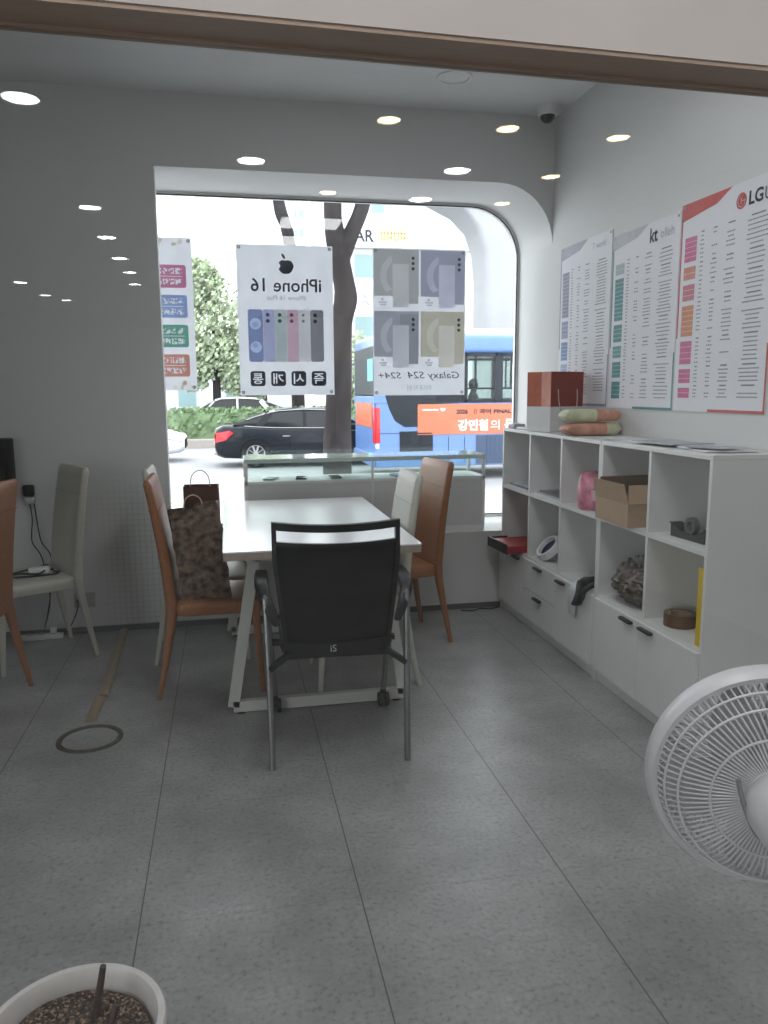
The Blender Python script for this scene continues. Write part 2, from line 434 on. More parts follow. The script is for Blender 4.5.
# front glass, its head rail and the wall above it
ZH = 1.45 + 0.401*0.93
mg = Matrix.Translation((0, 0.93, 0)) @ Matrix.Rotation(GA, 4, 'Z')
bm = BM(); box(bm, -3.0, 2.06, -0.005, 0.005, 0.06, ZH, m=mg)
fw = struct('window_2', bm, 'front_glass', smooth=0)
bm = BM(); box(bm, -3.05, 2.075, -0.02, 0.03, 0.0, 0.06, m=mg); struct('bottom_rail', bm, 'bronze', fw, smooth=0)
bm = BM(); box(bm, -4.0, 2.075, -0.062, 0.012, ZH, ZH+0.005, m=mg); box(bm, -4.0, 2.075, -0.010, -0.005, ZH-0.003, ZH, m=mg)
struct('trim_1', bm, 'bronze', smooth=30)
bm = BM(); box(bm, -4.1, 3.2, -0.064, 0.012, ZH+0.005, ZC, m=mg)
struct('wall_front', bm, 'beige', smooth=0)
bm = BM(); box(bm, -4.1, -3.05, -0.04, 0.05, 0, ZH, m=mg); box(bm, 2.085, 3.2, -0.04, 0.05, 0, ZH, m=mg)
struct('wall_front_side', bm, 'beige', smooth=0)
# the hall the photograph was taken from
ZHALL = 2.75
bm = BM(); box(bm, -4.2, 3.3, -12.2, 0.95, ZHALL, ZHALL+0.1); struct('ceiling_hall', bm, 'ceiling', smooth=0)
bm = BM()
for y0, y1, z0, z1 in ((-12.2, -5.0, 0, ZHALL), (-0.5, 0.9, 0, ZHALL), (-5.0, -0.5, 0, 0.25), (-5.0, -0.5, 2.6, ZHALL)): box(bm, -4.2, -4.05, y0, y1, z0, z1)
struct('wall_hall_left', bm, 'wall', smooth=0)
bm = BM(); box(bm, -4.14, -4.13, -4.96, -0.54, 0.29, 2.56); w3 = struct('fill_window', bm, 'pane', smooth=0)  # unseen window added to let fill daylight into the hall
for y0, y1, z0, z1 in ((-5.0, -4.95, 0.25, 2.6), (-0.55, -0.5, 0.25, 2.6), (-4.95, -0.55, 0.25, 0.30), (-4.95, -0.55, 2.55, 2.6), (-2.78, -2.72, 0.30, 2.55)):
    bm = BM(); box(bm, -4.17, -4.10, y0, y1, z0, z1); struct('window_frame', bm, 'bronze', w3, smooth=0)
bm = BM(); box(bm, -60, -4.2, -30, 5.44, -0.6, -0.3); struct('sidewalk_ground_side', bm, mat('side_paving', (0.40, 0.40, 0.40), 0.85), smooth=0)
bm = BM(); box(bm, 3.2, 3.3, -12.2, 1.1, 0, ZHALL); struct('wall_hall_right', bm, 'wall', smooth=0)
bm = BM(); box(bm, -4.2, 3.3, -12.3, -12.2, 0, ZHALL); struct('wall_hall_end', bm, mat('hall_end_wall', (0.30, 0.29, 0.28), 0.6, var=0.03), smooth=0)

# ------------------------------------------------------------------ ceiling lamps
def mirror(p):
    n = Vector((-sin(GA), cos(GA), 0)); q = Vector((0, 0.93, 0))
    p = Vector(p); return p - n*2*((p-q).dot(n))
def lamp_proto(kind, k=1.0):
    t = thing('ceiling_downlight', '', 'downlight', (0, 0, 0))
    bm = BM(); lathe(bm, [(0.077*k, 0.0), (0.077*k, -0.004), (0.081*k, -0.009), (0.094*k, -0.007), (0.098*k, 0.0)], 28); obj('trim_ring', bm, 'white_alu', t)
    bm = BM(); lathe(bm, [(0.0005, -0.0030), (0.078*k, -0.0030)], 28); obj('diffuser', bm, kind, t)
    return t
protos = {}
lamps = [  # virtual place seen in the glass (x, y), kind, label
 (-0.847, 3.947, 'c', 'brightest cool white round downlight, nearest in the left row mirrored in the glass'),
 (-0.879, 5.089, 'o', 'dim round downlight, second in the left row mirrored in the front glass'),
 (-0.894, 6.089, 'c', 'cool white round downlight, third in the left row mirrored in the glass'),
 (-0.936, 7.207, 'c', 'cool white round downlight, fourth in the left row mirrored in the glass'),
 (-0.966, 8.287, 'c', 'cool white round downlight, fifth in the left row mirrored in the glass'),
 (-0.977, 9.217, 'c', 'cool white round downlight, sixth in the left row mirrored in the glass'),
 (-1.032, 10.214, 'c', 'smallest cool white round downlight, far end of the left row mirrored in the glass'),
 (-2.351, 10.238, 'c', 'tiny cool white downlight at the far left edge of the mirrored ceiling'),
 (-2.344, 11.532, 'c', 'tiny cool white downlight just right of the far left one in the mirror image'),
 (-2.170, 12.1, 'c', 'tiny cool white downlight farthest of the small ones at far left'),
 (0.194, 4.734, 'c', 'cool white round downlight just above the left end of the shop window'),
 (0.829, 3.93, 'w', 'warm round downlight, left of the three warm ones in the top row'),
 (1.446, 3.95, 'w', 'warm round downlight beside the dome camera, middle of the top row'),
 (2.065, 3.981, 'w', 'warm round downlight over the wall charts, right of the top row'),
 (1.412, 4.723, 'c', 'cool white round downlight above the middle of the shop window head'),
 (2.024, 4.748, 'w', 'warm round downlight by the rounded window corner, second row'),
 (1.367, 5.456, 'c', 'cool white round downlight on the window head above the four phone poster'),
 (1.967, 5.469, 'w', 'small warm round downlight on the window head near the rounded corner'),
 (0.718, 5.376, 'w', 'small warm round downlight on the window head above the forked tree')]
for x, y, k, lab in lamps:
    km = {'c': 'cool_lamp', 'w': 'warm_lamp', 'o': 'opal'}[k]
    p = mirror((x, y, ZHALL))
    if k not in protos:
        protos[k] = lamp_proto(km, 0.72 if k == 'w' else 1.0); t = protos[k]; t['label'] = lab
    else: t = dup(protos[k], (0, 0, 0), 0, lab)
    t['group'] = 'round downlights mirrored in the front glass'
    t.location = (p.x, p.y, ZHALL)
# unlit shop downlight, then unseen glowing panels added to brighten shop and hall
t = dup(protos['o'], (1.28, 4.34, ZC), 0, 'unlit round downlight in the shop ceiling near the dome camera'); del t['group']
for x, y, zc, lab in ((0.7, 1.75, ZC, 'square fill light added in the shop ceiling nearest the front glass'), (0.9, 2.75, ZC, 'square fill light added in the shop ceiling above the office chair'), (-1.6, -0.15, ZHALL, 'square fill light added in the hall ceiling by the front wall, left one'), (0.2, -0.15, ZHALL, 'square fill light added in the hall ceiling by the front wall, middle one'), (2.0, -0.15, ZHALL, 'square fill light added in the hall ceiling by the front wall, right one')):
    t = thing('fill_panel', lab, 'fill light', (x, y, zc))
    bm = BM(); ring_loft(bm, [[Vector((q[0], q[1], z)) for q in ((-a, -a), (a, -a), (a, a), (-a, a))] for a, z in ((0.32, 0), (0.32, -0.015), (0.30, -0.015), (0.30, -0.002))], cap=False); obj('frame', bm, 'white_alu', t, 0)
    bm = BM(); bm.faces.new([bm.verts.new((x_, y_, -0.010)) for x_, y_ in ((-0.30, -0.30), (-0.30, 0.30), (0.30, 0.30), (0.30, -0.30))]); obj('diffuser', bm, 'panel_fill', t, 0)

# ------------------------------------------------------------------ table
t = thing('meeting_table', 'white topped meeting table with white steel trapezoid legs by the window', 'table', (0.39, 3.97, 0))
def slab(w, d, z0, z1, r):
    bm = BM(); prism(bm, rrect(w, d, r, 4), z0, z1); return bm
obj('tabletop', slab(0.85, 1.53, 0.784, 0.790, 0.012), 'table_top', t)
obj('edge_board', slab(0.848, 1.528, 0.752, 0.784, 0.012), 'table_edge', t)
for sy in (-0.55, 0.60):
    bm = BM()
    A = [(-0.405, 0.032), (-0.29, 0.727), (0.29, 0.727), (0.385, 0.032)]
    for i in range(4):
        p, q = A[i], A[(i+1) % 4]
        bar(bm, (p[0], sy, p[1]), (q[0], sy, q[1]), 0.05, 0.032, up=(0, 1, 0))
    obj('leg_frame', bm, 'white_steel', t, smooth=0)
bm = BM(); box(bm, -0.30, -0.27, -0.55, 0.60, 0.70, 0.752); box(bm, 0.27, 0.30, -0.55, 0.60, 0.70, 0.752); obj('rail', bm, 'white_steel', t, smooth=0)
for x in (-0.37, 0.35):
    for sy in (-0.55, 0.60):
        bm = BM(); lathe(bm, [(0.001, 0), (0.022, 0), (0.022, 0.008), (0.001, 0.008)], 14, Matrix.Translation((x, sy, 0))); obj('foot', bm, 'black_plastic', t)

# ------------------------------------------------------------------ dining chairs (face local +y)
def smooth_path(P, n=6):
    out = []
    for i in range(len(P)-1):
        p0, p1, p2, p3 = (Vector(P[max(i-1, 0)]), Vector(P[i]), Vector(P[i+1]), Vector(P[min(i+2, len(P)-1)]))
        for k in range(n):
            s = k/n
            out.append(0.5*((2*p1) + (p2-p0)*s + (2*p0-5*p1+4*p2-p3)*s*s + (3*p1-p0-3*p2+p3)*s**3))
    out.append(Vector(P[-1])); return out
def dining_chair(label, leather, seam):
    t = thing('dining_chair', label, 'chair')
    # backrest: a rounded upholstered slab following a slight S curve
    prof = smooth_path([(0, -0.175, 0.40), (0, -0.185, 0.52), (0, -0.205, 0.70), (0, -0.235, 0.90), (0, -0.262, 1.045)], 5)
    bm = BM(); rings = []
    for i, p in enumerate(prof):
        s = (p.z-0.40)/0.645
        w = 0.415 - 0.02*s; th = 0.052 - 0.014*s
        if i == len(prof)-1: w -= 0.03; th *= 0.5
        rings.append([Vector((q[0], p.y+q[1], p.z)) for q in rrect(w, th, th*0.46, 4)])
    last = [v.copy() for v in rings[-1]]
    ring_loft(bm, rings)
    b = obj('backrest', bm, leather, t, 50)
    bm = BM()
    zz = 0.905; yy = -0.2365
    for s_ in (1, -1): tube(bm, [(-0.195, yy+s_*0.021, zz), (0.195, yy+s_*0.021, zz)], 0.0022, 6)
    obj('seam', bm, seam, b)
    bm = BM()
    rings = []
    for z, g in ((0.395, 0.02), (0.402, 0.004), (0.43, 0.0), (0.455, 0.004), (0.464, 0.018)):
        rings.append([Vector((q[0]*(1 - 0.0), q[1], z)) for q in rrect(0.43-2*g, 0.41-2*g, 0.035, 5, 0, 0.045)])
    ring_loft(bm, rings)
    obj('seat', bm, leather, t, 50)
    for sx in (-1, 1):
        bm = BM(); rings = []
        for z, y, x, a in ((0.45, -0.178, 0.188, 0.044), (0.38, -0.182, 0.190, 0.042), (0.20, -0.212, 0.200, 0.032), (0.0, -0.25, 0.212, 0.022)):
            rings.append([Vector((sx*x+q[0], y+q[1], z)) for q in rrect(a, a, a*0.3, 3)])
        ring_loft(bm, rings); obj('leg', bm, leather, t, 50)
        bm = BM(); rings = []
        for z, y, x, a in ((0.41, 0.215, 0.188, 0.042), (0.36, 0.217, 0.190, 0.040), (0.18, 0.228, 0.200, 0.030), (0.0, 0.24, 0.212, 0.022)):
            rings.append([Vector((sx*x+q[0], y+q[1], z)) for q in rrect(a, a, a*0.3, 3)])
        ring_loft(bm, rings); obj('leg', bm, leather, t, 50)
    return t
def place(t, cx, cy_, facing):    # facing: direction the sitter looks (dx, dy)
    t.location = (cx, cy_, 0); t.rotation_euler = (0, 0, atan2(facing[1], facing[0]) - pi/2)
tan1 = dining_chair('tan leather dining chair left of the table with paper bags on its seat', 'tan_leather', 'seam')
place(tan1, -0.108, 3.862, (1, 0))
tan2 = dup(tan1, (0, 0, 0), 0, 'tan leather dining chair pulled out at the far right of the table'); place(tan2, 0.952, 4.345, (-0.986, -0.166))
tan3 = dup(tan1, (0, 0, 0), 0, 'tan leather dining chair cut off by the left picture edge'); place(tan3, -1.290, 3.815, (-0.98, 0.2))
wh1 = dining_chair('ivory leather dining chair against the left wall with an adapter on its seat', 'ivory_leather', 'ivory_seam')
place(wh1, -1.07, 4.44, (-0.87, -0.49))
wh2 = dup(wh1, (0, 0, 0), 0, 'ivory leather dining chair tucked under the right side of the table'); place(wh2, 0.64, 3.775, (-1, 0))
wh3 = dup(wh1, (0, 0, 0), 0, 'ivory leather dining chair hidden behind the tan chair left of the table'); place(wh3, -0.163, 4.355, (1, 0))

# ------------------------------------------------------------------ office chair (faces +y)
t = thing('office_chair', 'black mesh back office chair with steel legs in front of the table', 'chair', (0.405, 3.07, 0), radians(-3.0))
def back_pt(u, s):      # u -1..1 across, s 0..1 up; curved shell
    w = 0.205 + 0.04*min(1, s*1.35)
    z = 0.435 + 0.515*s + 0.012*(abs(u)**2)*s
    y = -0.20 - 0.03*s + 0.03*abs(u)**2 + 0.035*sin(pi*min(1, s*1.1))*-0.4
    return Vector((u*w, y, z))
def strip(bm, f, us, ss, th):
    fr = [[f(u, s) for u in us] for s in ss]
    A = [[bm.verts.new(p) for p in row] for row in fr]
    B = [[bm.verts.new(p + Vector((0, th, 0))) for p in row] for row in fr]
    n, k = len(us), len(ss)
    for i in range(k-1):
        for j in range(n-1):
            bm.faces.new((A[i][j], A[i][j+1], A[i+1][j+1], A[i+1][j])); bm.faces.new((B[i][j], B[i+1][j], B[i+1][j+1], B[i][j+1]))
    for i in range(k-1):
        for j in (0, n-1): bm.faces.new((A[i][j], A[i+1][j], B[i+1][j], B[i][j]))
    for j in range(n-1):
        for i in (0, k-1): bm.faces.new((A[i][j], A[i][j+1], B[i][j+1], B[i][j]))
lin = lambda a, b, n: [a + (b-a)*i/(n-1) for i in range(n)]
bm = BM()
strip(bm, back_pt, lin(-1, 1, 13), lin(0.945, 1.0, 4), 0.03)
strip(bm, back_pt, lin(-1, -0.925, 3), lin(0.0, 1.0, 16), 0.028); strip(bm, back_pt, lin(0.925, 1, 3), lin(0.0, 1.0, 16), 0.028)
strip(bm, back_pt, lin(-1, 1, 13), lin(-0.01, 0.10, 4), 0.03)
strip(bm, back_pt, lin(-1, 1, 13), lin(0.835, 0.86, 3), 0.02)
bf = obj('back_frame', bm, 'black_plastic', t, 40)
bm = BM(); strip(bm, lambda u, s: back_pt(u, s) + Vector((0, 0.010, 0)), lin(-0.95, 0.95, 13), lin(0.08, 0.85, 14), 0.004)
obj('mesh_panel', bm, 'black_mesh', t, 60)
text('print', bf, 'mark', 'iS', h=0.028, cx=0, cy_=0, z=0)
pr = bf.children[0]; pr.location = (-0.02, -0.2195, 0.468); pr.rotation_euler = (radians(90), 0, 0)
bm = BM(); rings = []
for z, g in ((0.42, 0.03), (0.43, 0.006), (0.455, 0.0), (0.475, 0.012), (0.482, 0.04)):
    rings.append([Vector((q[0], q[1], z)) for q in rrect(0.45-2*g, 0.44-2*g, 0.06, 6, 0, 0.05)])
ring_loft(bm, rings); obj('seat', bm, 'black_plastic', t, 50)
bm = BM(); bar(bm, (-0.20, -0.17, 0.43), (0.20, -0.17, 0.43), 0.03, 0.02); bar(bm, (-0.255, 0.02, 0.425), (0.255, 0.02, 0.425), 0.03, 0.02); obj('under_frame', bm, 'black_plastic', t, 0)
for sx in (-1, 1):
    bm = BM()
    tube(bm, smooth_path([(sx*0.265, -0.245, 0.0), (sx*0.268, -0.21, 0.30), (sx*0.275, -0.165, 0.62), (sx*0.277, -0.145, 0.655), (sx*0.277, -0.11, 0.665)], 5), 0.0125, 10)
    obj('leg', bm, 'chrome', t)
    bm = BM(); tube(bm, smooth_path([(sx*0.277, -0.11, 0.665), (sx*0.277, 0.10, 0.662), (sx*0.275, 0.16, 0.64), (sx*0.262, 0.24, 0.35), (sx*0.248, 0.295, 0.085)], 5), 0.0125, 10)
    lg = obj('leg', bm, 'chrome', t)
    bm = BM(); m_ = Matrix.Translation((sx*0.248, 0.30, 0.033)) @ Matrix.Rotation(pi/2, 4, 'Y')
    for o_ in (-0.017, 0.017):
        lathe(bm, [(0.001, -0.009+o_), (0.027, -0.009+o_), (0.033, -0.004+o_), (0.033, 0.004+o_), (0.027, 0.009+o_), (0.001, 0.009+o_)], 18, m_)
    tube(bm, [(sx*0.248, 0.297, 0.04), (sx*0.248, 0.295, 0.092)], 0.012, 10)
    box(bm, sx*0.248-0.012, sx*0.248+0.012, 0.275, 0.33, 0.035, 0.072, 0.005)
    obj('caster', bm, 'black_plastic', lg)
    # arm: pad that dips to the back frame
    bm = BM(); rings = []
    for p, w, h in (((sx*0.292, 0.16, 0.690), 0.05, 0.022), ((sx*0.292, 0.05, 0.692), 0.056, 0.028), ((sx*0.290, -0.06, 0.688), 0.055, 0.03), ((sx*0.280, -0.13, 0.665), 0.048, 0.032), ((sx*0.256, -0.18, 0.615), 0.04, 0.03), ((sx*0.236, -0.192, 0.57), 0.03, 0.026)):
        rings.append([Vector((p[0]+q[0], p[1], p[2]+q[1])) for q in rrect(w, h, h*0.4, 4)])
    ring_loft(bm, rings); obj('armrest', bm, 'black_plastic', t, 50)
    bm = BM(); bar(bm, (sx*0.268, -0.205, 0.39), (sx*0.19, -0.18, 0.44), 0.022, 0.02); obj('bracket', bm, 'black_plastic', t, 0)

# ------------------------------------------------------------------ storage units
def unit(label, y_far, y_near, cols, handles):
    t = thing('storage_cabinet', label, 'cabinet', (1.77, (y_far+y_near)/2, 0))
    L_ = (y_far - y_near); T = 0.018; x0, x1 = 0.0, 0.305
    ym = L_/2
    bm = BM()
    box(bm, x0, x1, -ym, ym, 1.182, 1.202, 0.002, 1)
    for y in (-ym+T/2, ym-T/2): box(bm, x0, x1, y-T/2, y+T/2, 0.0, 1.182)
    box(bm, x1-0.008, x1, -ym, ym, 0.06, 1.182)
    box(bm, x0+0.012, x0+0.03, -ym+T, ym-T, 0.0, 0.065)
    obj('carcass', bm, 'laminate', t, 0)
    cw = (L_-T)/cols
    for z in (0.833, 0.445):
        bm = BM(); box(bm, x0+0.001, x1-0.008, -ym+T, ym-T, z-0.02, z); obj('shelf', bm, 'laminate', t, 0)
    for i in range(1, cols):
        y = ym - T/2 - cw*i
        bm = BM(); box(bm, x0+0.002, x1-0.008, y-T/2, y+T/2, 0.06, 0.425); box(bm, x0+0.002, x1-0.008, y-T/2, y+T/2, 0.445, 0.813); box(bm, x0+0.002, x1-0.008, y-T/2, y+T/2, 0.833, 1.182)
        obj('divider', bm, 'laminate', t, 0)
    for i, hs in enumerate(handles):
        ya, yb = ym - T/2 - cw*i - 0.002, ym - T/2 - cw*(i+1) + 0.002     # far and near edge
        spans = [(0.068, 0.432)] if len(hs) == 1 else [(0.252, 0.432), (0.068, 0.248)]
        for (z0, z1), hp in zip(spans, hs):
            bm = BM(); box(bm, -0.018, -0.001, yb, ya, z0, z1, 0.0015, 1)
            d = obj('door' if len(hs) == 1 else 'drawer', bm, 'laminate', t, 0)
            yc = ya + (yb-ya)*hp
            bm = BM(); box(bm, -0.040, -0.018, yc-0.05, yc+0.05, z1-0.028, z1-0.014, 0.003, 2); obj('handle', bm, 'handle', d, 30)
    for i in range(cols):
        bm = BM(); lathe(bm, [(0.001, 0.0), (0.011, 0.0), (0.009, 0.006), (0.001, 0.006)], 12, Matrix.Translation((0.05, ym - T - cw*i - 0.04, 1.176))); obj('connector_cap', bm, 'handle', t)
    return t
unit('white storage cabinet with three columns of open shelves by the window', 4.823, 3.462, 3, [(0.72,), (0.5, 0.5), (0.20,)])
unit('white storage cabinet with two columns, nearer one with a cardboard box', 3.458, 2.577, 2, [(0.78,), (0.16,)])

# ---- things on and in the cabinets
T_ = 1.203
# big red and white paper bag
t = thing('shopping_bag', 'red and white paper shopping bag with rope handles on the cabinet', 'bag', (1.913, 4.345, T_), radians(20))
def bag_body(w, d, h, top=0.9, crease=0.02, seed=1, zs=9):
    rg = random.Random(seed); rings = []
    for k in range(zs):
        s = k/(zs-1); f = 1 - (1-top)*s*s
        row = []
        for (ax, ay) in [(-1, -1), (-0.33, -1), (0.33, -1), (1, -1), (1, 0), (1, 1), (0.33, 1), (-0.33, 1), (-1, 1), (-1, 0)]:
            j = crease*rg.uniform(-1, 1)*(0.3+0.7*s)
            row.append(Vector((ax*w/2 + j*0.5, ay*d/2*f*(0.82 if ax in (1, -1) and ay == 0 else 1) + j, h*s)) if ay else Vector((ax*w/2*(1-0.12*s), j, h*s)))
        rings.append(row)
    return rings
def bag_mesh(rings, z_lo=None, z_hi=None):
    bm = BM(); vr = [[bm.verts.new(p) for p in r] for r in rings]; n = len(vr[0])
    for a, b in zip(vr, vr[1:]):
        for j in range(n): bm.faces.new((a[j], a[(j+1) % n], b[(j+1) % n], b[j]))
    bm.faces.new(vr[0])
    return bm
M['red_paper'] = mat('red_bag_paper', (0.21, 0.022, 0.013), 0.5, spec=0.25, var=0.05)
M['orange_paper'] = mat('orange_bag_paper', (0.50, 0.13, 0.07), 0.4, var=0.15)
M['bag_white'] = mat('white_bag_paper', (0.60, 0.60, 0.60), 0.4, var=0.03)
def box_bag(t, w, d, h, zsplit):
    # straight paper bag, open top, lower band white
    th = 0.002
    for nm, za, zb, mf, ms in (('lower_panel', 0, zsplit, 'bag_white', 'bag_white'), ('upper_panel', zsplit, h, 'red_paper', 'orange_paper')):
        for (x0, x1, y0, y1) in ((-w/2, w/2, -d/2, -d/2+th), (-w/2, w/2, d/2-th, d/2)):
            bm = BM(); box(bm, x0, x1, y0, y1, za, zb); obj(nm, bm, mf, t, 0)
        for sx in (-1, 1):
            bm = BM()
            P = [(sx*w/2, -d/2), (sx*(w/2-0.02*(za > 0)), 0), (sx*w/2, d/2), (sx*w/2-sx*th, d/2), (sx*(w/2-0.02*(za > 0))-sx*th, 0), (sx*w/2-sx*th, -d/2)]
            prism(bm, P, za, zb); obj('side_gusset', bm, ms, t, 0)
    bm = BM(); box(bm, -w/2, w/2, -d/2, d/2, 0.0, 0.002); obj('bottom', bm, 'bag_white', t, 0)
box_bag(t, 0.255, 0.20, 0.345, 0.145)
for i, y in enumerate((-0.104, 0.07)):
    bm = BM(); tube(bm, smooth_path([(-0.075, y, 0.245), (-0.07, y-0.006, 0.16), (-0.03, y-0.016, 0.075), (0.03, y-0.016, 0.075), (0.07, y-0.006, 0.16), (0.075, y, 0.245)] if i == 0 else [(-0.06, y, 0.28), (-0.05, y, 0.30), (0, y-0.01, 0.32), (0.05, y, 0.30), (0.06, y, 0.28)], 5), 0.003, 7); obj('handle', bm, mat('cream_rope', (0.55, 0.45, 0.38), 0.7), t)
bm = BM()
for k in range(9): box(bm, -0.03+0.014*k, -0.03+0.014*k+RNG.uniform(0.006, 0.011), -0.1022, -0.1002, 0.085, 0.096)
for k in range(5): box(bm, -0.02+0.022*k, -0.02+0.022*k+0.014, -0.1022, -0.1002, 0.10, 0.112)
obj('print', bm, 'red_paper', t, 0)
# two wrapped packages
M['peach_wrap'] = mat('peach_wrapper', (0.50, 0.24, 0.16), 0.35, var=0.25, scale=25)
M['lime_wrap'] = mat('pale_lime_wrapper', (0.50, 0.52, 0.34), 0.35, var=0.1, scale=25)
def pack(name, label, loc, rz, flip):
    t = thing(name, label, 'package', loc, rz, 'wrapped packs on the cabinet')
    def seg(a, b):
        bm = BM(); rings = []
        for k in range(9):
            s = a+(b-a)*k/8; e = abs(s)
            f = sqrt(max(0.02, 1-e**6)); x = s*0.155
            h = 0.066*(0.55+0.45*f) if e < 0.97 else 0.02
            rings.append([Vector((x, q[0]+0.004*sin(9*s), 0.036+q[1])) for q in rrect(0.13*(0.8+0.2*f), h, h*0.42, 5)])
        ring_loft(bm, rings); return bm
    sp = 0.15 if not flip else -0.15*-1
    if flip: obj('lime_end', seg(0.42, 1.0), 'lime_wrap', t, 60); obj('peach_body', seg(-1, 0.42), 'peach_wrap', t, 60)
    else: obj('lime_body', seg(-1, 0.1), 'lime_wrap', t, 60); obj('peach_body', seg(0.1, 1.0), 'peach_wrap', t, 60)
    return t
pack('wrapped_pack', 'peach wrapped soft pack lying flat, lower of two beside the red bag', (1.905, 3.86, T_), 0.03, True)
pack('wrapped_pack', 'pale lime and peach wrapped pack resting on top of the other pack', (1.90, 3.862, T_+0.0705), -0.03, False)
# papers on top
def sheet(name, label, cat, loc, rz, w, d, m, group=None, n=1, th=0.0012):
    bm = BM()
    rings = []
    A, B = [], []
    for i in range(9):
        u = i/8-0.5
        lift = 0.006*max(0, abs(u)*2-0.6)
        A.append([bm.verts.new((u*w, v*d, lift)) for v in (-0.5, 0.5)]); B.append([bm.verts.new((u*w, v*d, lift+th*n)) for v in (-0.5, 0.5)])
    for i in range(8):
        bm.faces.new((A[i][0], A[i][1], A[i+1][1], A[i+1][0])); bm.faces.new((B[i][0], B[i+1][0], B[i+1][1], B[i][1]))
        for s in (0, 1): bm.faces.new((A[i][s], A[i+1][s], B[i+1][s], B[i][s]))
    for i in (0, 8): bm.faces.new((A[i][0], A[i][1], B[i][1], B[i][0]))
    o = obj(name, bm, m, None, 40, loc, rz); tag(o, label, cat, group)
    return o
sheet('brochure', 'white leaflet on the cabinet top nearest the wrapped packs', 'brochure', (1.90, 3.56, T_), 1.2, 0.21, 0.15, 'paper')
sheet('brochure', 'long pale brochure along the middle of the cabinet top', 'brochure', (1.93, 3.32, T_), 1.45, 0.30, 0.21, 'paper')
sheet('brochure', 'grey glossy brochure on the cabinet top below the middle chart', 'brochure', (1.92, 3.10, T_+0.0085), 1.62, 0.30, 0.21, 'paper_grey', n=3)
sheet('brochure', 'stack of white papers at the near end of the cabinet top', 'brochure', (1.93, 2.80, T_), 1.4, 0.30, 0.20, 'paper', n=5)
sheet('brochure', 'thin grey leaflet laid over the white papers at the near end', 'brochure', (1.90, 2.765, T_+0.013), 1.75, 0.22, 0.14, 'paper_grey')
bm = BM(); box(bm, -0.04, 0.04, -0.05, 0.05, 0, 0.028, 0.006); o = obj('charger_box', bm, mat('lilac_grey_plastic', (0.30, 0.29, 0.34), 0.4), None, 30, (1.83, 4.74, T_)); tag(o, 'small lilac grey box at the far end of the cabinet top', 'box')
bm = BM(); box(bm, -0.06, 0.06, -0.09, 0.09, 0, 0.012, 0.003); o = obj('notepad', bm, 'paper', None, 30, (1.86, 4.56, T_), 0.1); tag(o, 'small white notepad on the cabinet beside the red shopping bag', 'notepad')
# magazines in the two far upper cubbies
for i, (y, lab) in enumerate(((4.58, 'dark magazines lying in the far upper cubby by the window'), (4.125, 'glossy magazines lying in the second upper cubby from the window'))):
    t = thing('magazine_pile', lab, 'magazines', (1.898, y, 0.834), 0, 'magazines in the upper cubbies')
    for k in range(3):
        bm = BM(); box(bm, -0.125+0.008*k, 0.105, -0.17, 0.16-0.02*k, 0.010*k, 0.010*k+0.009); obj('magazine', bm, ('paper', 'dark_paper', 'paper_grey')[k] if i == 0 else ('paper', 'paper_grey', 'dark_paper')[k], t, 0)
# pink bag
M['pink'] = mat('pink_printed_bag', (0.46, 0.15, 0.22), 0.4, var=0.4, scale=22)
t = thing('pink_bag', 'pink printed plastic bag in the third upper cubby beside the cardboard box', 'bag', (1.875, 3.675, 0.835), -0.3)
bm = BM(); rings = []
for z, w, d, oy in ((0, 0.20, 0.12, 0), (0.05, 0.225, 0.16, 0), (0.12, 0.215, 0.14, 0.01), (0.165, 0.19, 0.07, 0.02), (0.195, 0.17, 0.02, 0.025)):
    rings.append([Vector((q[0]+RNG.uniform(-.004, .004), q[1]+oy+RNG.uniform(-.005, .005), z + 0.12*q[0]*(z/0.2))) for q in rrect(w, d, d*0.45, 4)])
ring_loft(bm, rings); obj('pouch', bm, 'pink', t, 60)
bm = BM(); box(bm, -0.05, -0.005, -0.084, -0.070, 0.05, 0.10, 0.002); obj('label', bm, mat('pale_pink_print', (0.62, 0.42, 0.48), 0.4), t, 0)
# cardboard box with open flaps
t = thing('cardboard_box', 'open brown cardboard box in the upper cubby of the nearer cabinet', 'box', (1.885, 3.275, 0.834))
w, d, h, th = 0.30, 0.31, 0.105, 0.004
bm = BM()
box(bm, -w/2, w/2, -d/2, d/2, 0, th); box(bm, -w/2, -w/2+th, -d/2, d/2, th, h); box(bm, w/2-th, w/2, -d/2, d/2, th, h)
box(bm, -w/2+th, w/2-th, -d/2, -d/2+th, th, h); box(bm, -w/2+th, w/2-th, d/2-th, d/2, th, h); obj('body', bm, 'kraft', t, 0)
def flap(hinge_a, hinge_b, out, up, L_, ins=0.01):
    a, b = Vector(hinge_a), Vector(hinge_b); e = (b-a).normalized(); o_ = Vector(out)*L_*up[0] + Vector((0, 0, 1))*L_*up[1]
    n = e.cross(o_).normalized()*th
    bm = BM(); P = [a, b, b+o_-e*ins, a+o_+e*ins]
    ring_loft(bm, [[p for p in P], [p+n for p in P]]); return bm
obj('flap', flap((-w/2, -d/2, h), (-w/2, d/2, h), (-1, 0, 0), (0.22, 0.97), 0.092), 'kraft', t, 0)
obj('flap', flap((w/2, d/2, h), (w/2, -d/2, h), (1, 0, 0), (-0.15, 0.98), 0.10), 'kraft_in', t, 0)
obj('flap', flap((-w/2, -d/2, h), (w/2, -d/2, h), (0, -1, 0), (-0.35, 0.93), 0.088, 0.015), 'kraft', t, 0)
obj('flap', flap((w/2, d/2, h), (-w/2, d/2, h), (0, 1, 0), (-0.25, 0.96), 0.10), 'kraft_in', t, 0)
